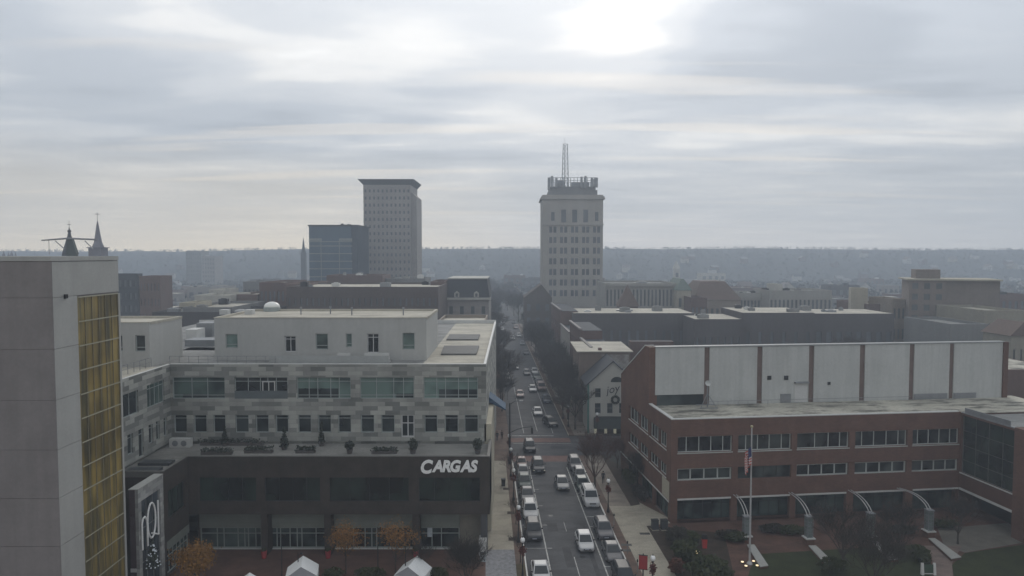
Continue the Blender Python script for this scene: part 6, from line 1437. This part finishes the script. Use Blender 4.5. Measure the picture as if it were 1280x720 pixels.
# red planters at the columns
for px, lab in ((330, 'red planter at the foot of the first dark shopfront column'), (410, 'red planter at the foot of the second dark shopfront column'), (520, 'red planter at the foot of the third dark shopfront column')):
    p = D(px, 690, 74.0); L = Thing('red_planter', lab, 'planter', (p.x, 74.0, .12), group='red planters at the shopfront columns')
    L.part('tub', MB().lathe([(.24, 0), (.32, .8), (.30, .8), (.26, .74)], 12), mat('planter_red', (.33, .03, .035), .5, .1)); L.part('foliage', leafball(.26, .26, .2, 90, .08, int(px), .72), m_holly)
# litter bin, tree pits, utility box
g0 = G(627, 607, .13); L = Thing('litter_bin', 'dark square litter bin standing on the pale left pavement', 'bin', (g0.x + .25, g0.y, .13), SANG); L.part('body', MB().hexa([(-.26, -.26, 0), (.26, -.26, 0), (.26, .26, 0), (-.26, .26, 0)], [(-.3, -.3, .9), (.3, -.3, .9), (.3, .3, .9), (-.3, .3, .9)]), m_black); L.part('lid', MB().box(-.33, .33, -.33, .33, .9, 1.02), m_trim)
for px, py in ((640.5, 674), (638.5, 641), (633, 611)):
    g0 = G(px, py, .13); structure('tree_pit', MB().box(g0.x - .45, g0.x + .45, g0.y - .45, g0.y + .45, .131, .138), MATS['bed_soil'])
for (px, py) in ((806, 667), (783, 681), (782, 688)):
    g0 = G(px, py, .13); structure('pavement_grate', MB().box(g0.x - .6, g0.x + .6, g0.y - .3, g0.y + .3, .131, .137), m_black)
g0 = G(603.5, 701, .13); L = Thing('utility_box', 'pale utility box with dark cross markings at the building corner', 'utility box', (g0.x, g0.y, .13)); L.part('body', MB().box(-.32, .32, -.25, .25, 0, .8), mat('box_pale', (.38, .42, .43), .5)); L.part('cross_mark', MB().add([(-.3, -.252, .1), (-.18, -.252, .1), (.3, -.252, .72), (.18, -.252, .72)], [(0, 1, 2, 3)]).add([(.3, -.255, .1), (.18, -.255, .1), (-.3, -.255, .72), (-.18, -.255, .72)], [(0, 1, 2, 3)]), m_black); L.part('lid', MB().box(-.34, .34, -.27, .27, .8, .85), m_black)
# parking meters
for k, (tt, Y, lab) in enumerate(((15.6, 84.6, 'thin parking meter beside the hatched gap'), (15.6, 76.6, 'thin parking meter beside the dull grey parked sedan'), (15.7, 72.0, 'thin parking meter near the red sign box'), (4.0, 84.2, 'thin parking meter at the left kerb beside the white parked car'), (4.0, 97.4, 'thin parking meter at the left kerb farther up'))):
    p = ST(tt, Y); L = Thing('parking_meter', lab, 'parking meter', (p.x, p.y, .13)); L.part('post', MB().tube((0, 0, 0), (0, 0, 1.1), .035, n=6), m_steel); L.part('head', MB().lathe([(.05, 1.1), (.09, 1.16), (.09, 1.32), (.04, 1.42)], 8), m_black)

# ------------------------------------------------------------------ people
m_skin = mat('skin', (.38, .24, .18), .6, .05); m_coat = mat('coat_dark', (.03, .032, .04), .9, .2); m_jean = mat('trousers_dark', (.03, .035, .05), .9, .2); m_hair = mat('hair_dark', (.03, .022, .018), .8, .2); m_coat2 = mat('coat_brown', (.07, .045, .04), .9, .2)
def person(label, loc, rz, coat, stride=.18, H=1.74):
    me = bpy.data.meshes.new('sk'); V = {}; vs = []; es = []; rd = []
    def add(n_, co, r_, par=None):
        V[n_] = len(vs); vs.append(co); rd.append(r_)
        if par is not None: es.append((V[par], V[n_]))
    add('pel', (0, 0, .92), .15); add('spi', (0, .0, 1.12), .135, 'pel'); add('che', (0, 0, 1.34), .16, 'spi'); add('nec', (0, -.01, 1.49), .06, 'che'); add('hd0', (0, -.02, 1.57), .085, 'nec'); add('hd1', (0, -.02, 1.68), .09, 'hd0')
    for s, a in ((-1, 1), (1, -1)):
        q = str(s); add('hip' + q, (s * .10, 0, .88), .105, 'pel'); add('kne' + q, (s * .11, -a * stride * .6 - .03, .48), .065, 'hip' + q); add('ank' + q, (s * .11, -a * stride, .09), .045, 'kne' + q); add('toe' + q, (s * .12, -a * stride - .17, .04), .04, 'ank' + q)
        add('sho' + q, (s * .20, 0, 1.41), .07, 'che'); add('elb' + q, (s * .26, a * stride * .5, 1.13), .05, 'sho' + q); add('wri' + q, (s * .25, a * stride * .9 - .08, .89), .034, 'elb' + q); add('han' + q, (s * .245, a * stride * .9 - .11, .80), .035, 'wri' + q)
        for f_ in range(4): add('fg%d' % f_ + q, (s * (.245) + (f_ - 1.5) * .004, a * stride * .9 - .145 + f_ * .024, .73 - (.01 if f_ in (1, 2) else 0)), .009, 'han' + q)
        add('thu' + q, (s * .225, a * stride * .9 - .155, .785), .010, 'han' + q)
    me.from_pydata(vs, es, []); o = bpy.data.objects.new('sk', me); COL.objects.link(o)
    md = o.modifiers.new('skin', 'SKIN'); md.use_smooth_shade = True
    for i, v_ in enumerate(me.skin_vertices[0].data): v_.radius = (rd[i], rd[i] * (.8 if rd[i] > .13 else 1)); v_.use_root = (i == 0)
    o.modifiers.new('sub', 'SUBSURF').levels = 1; bpy.context.view_layer.update()
    m2 = bpy.data.meshes.new_from_object(o.evaluated_get(bpy.context.evaluated_depsgraph_get())); bpy.data.objects.remove(o)
    m2.materials.clear()
    for m_ in (coat, m_jean, m_skin, m_trim): m2.materials.append(m_)
    for p_ in m2.polygons:
        c = p_.center
        p_.material_index = 3 if c.z < .11 else (1 if (c.z < .86 and abs(c.x) < .205) else (2 if (c.z > 1.51 or c.z < .86) else 0))
    T = Thing('person', label, 'person', loc, rz); T.part('body', m2, None)
    T.part('hair', MB().lathe([(.085, 1.60), (.108, 1.67), (.095, 1.75), (.05, 1.79), (.01, 1.80)], 10, (0, .015, 0)), m_hair, smooth=True)
    T.part('face_features', MB().hexa([(-.015, -.135, 1.63), (.015, -.135, 1.63), (.012, -.09, 1.63), (-.012, -.09, 1.63)], [(-.006, -.11, 1.675), (.006, -.11, 1.675), (.006, -.09, 1.675), (-.006, -.09, 1.675)]), m_skin)
    T.o.scale = (H / 1.8,) * 3; return T
g0 = G(621.5, 551, .13); person('person in a dark coat walking on the left pavement, nearer the wall', (g0.x, g0.y, .13), R(10), m_coat)
g0 = G(627.3, 549, .13); person('person in a brownish coat walking on the left pavement, nearer the kerb', (g0.x, g0.y, .13), R(-8), m_coat2, .14, 1.68)
g0 = G(754, 604, .13); person('person in dark clothes walking on the right pavement behind the reddish bare tree', (g0.x, g0.y, .13), R(-4), m_coat, .2, 1.8)
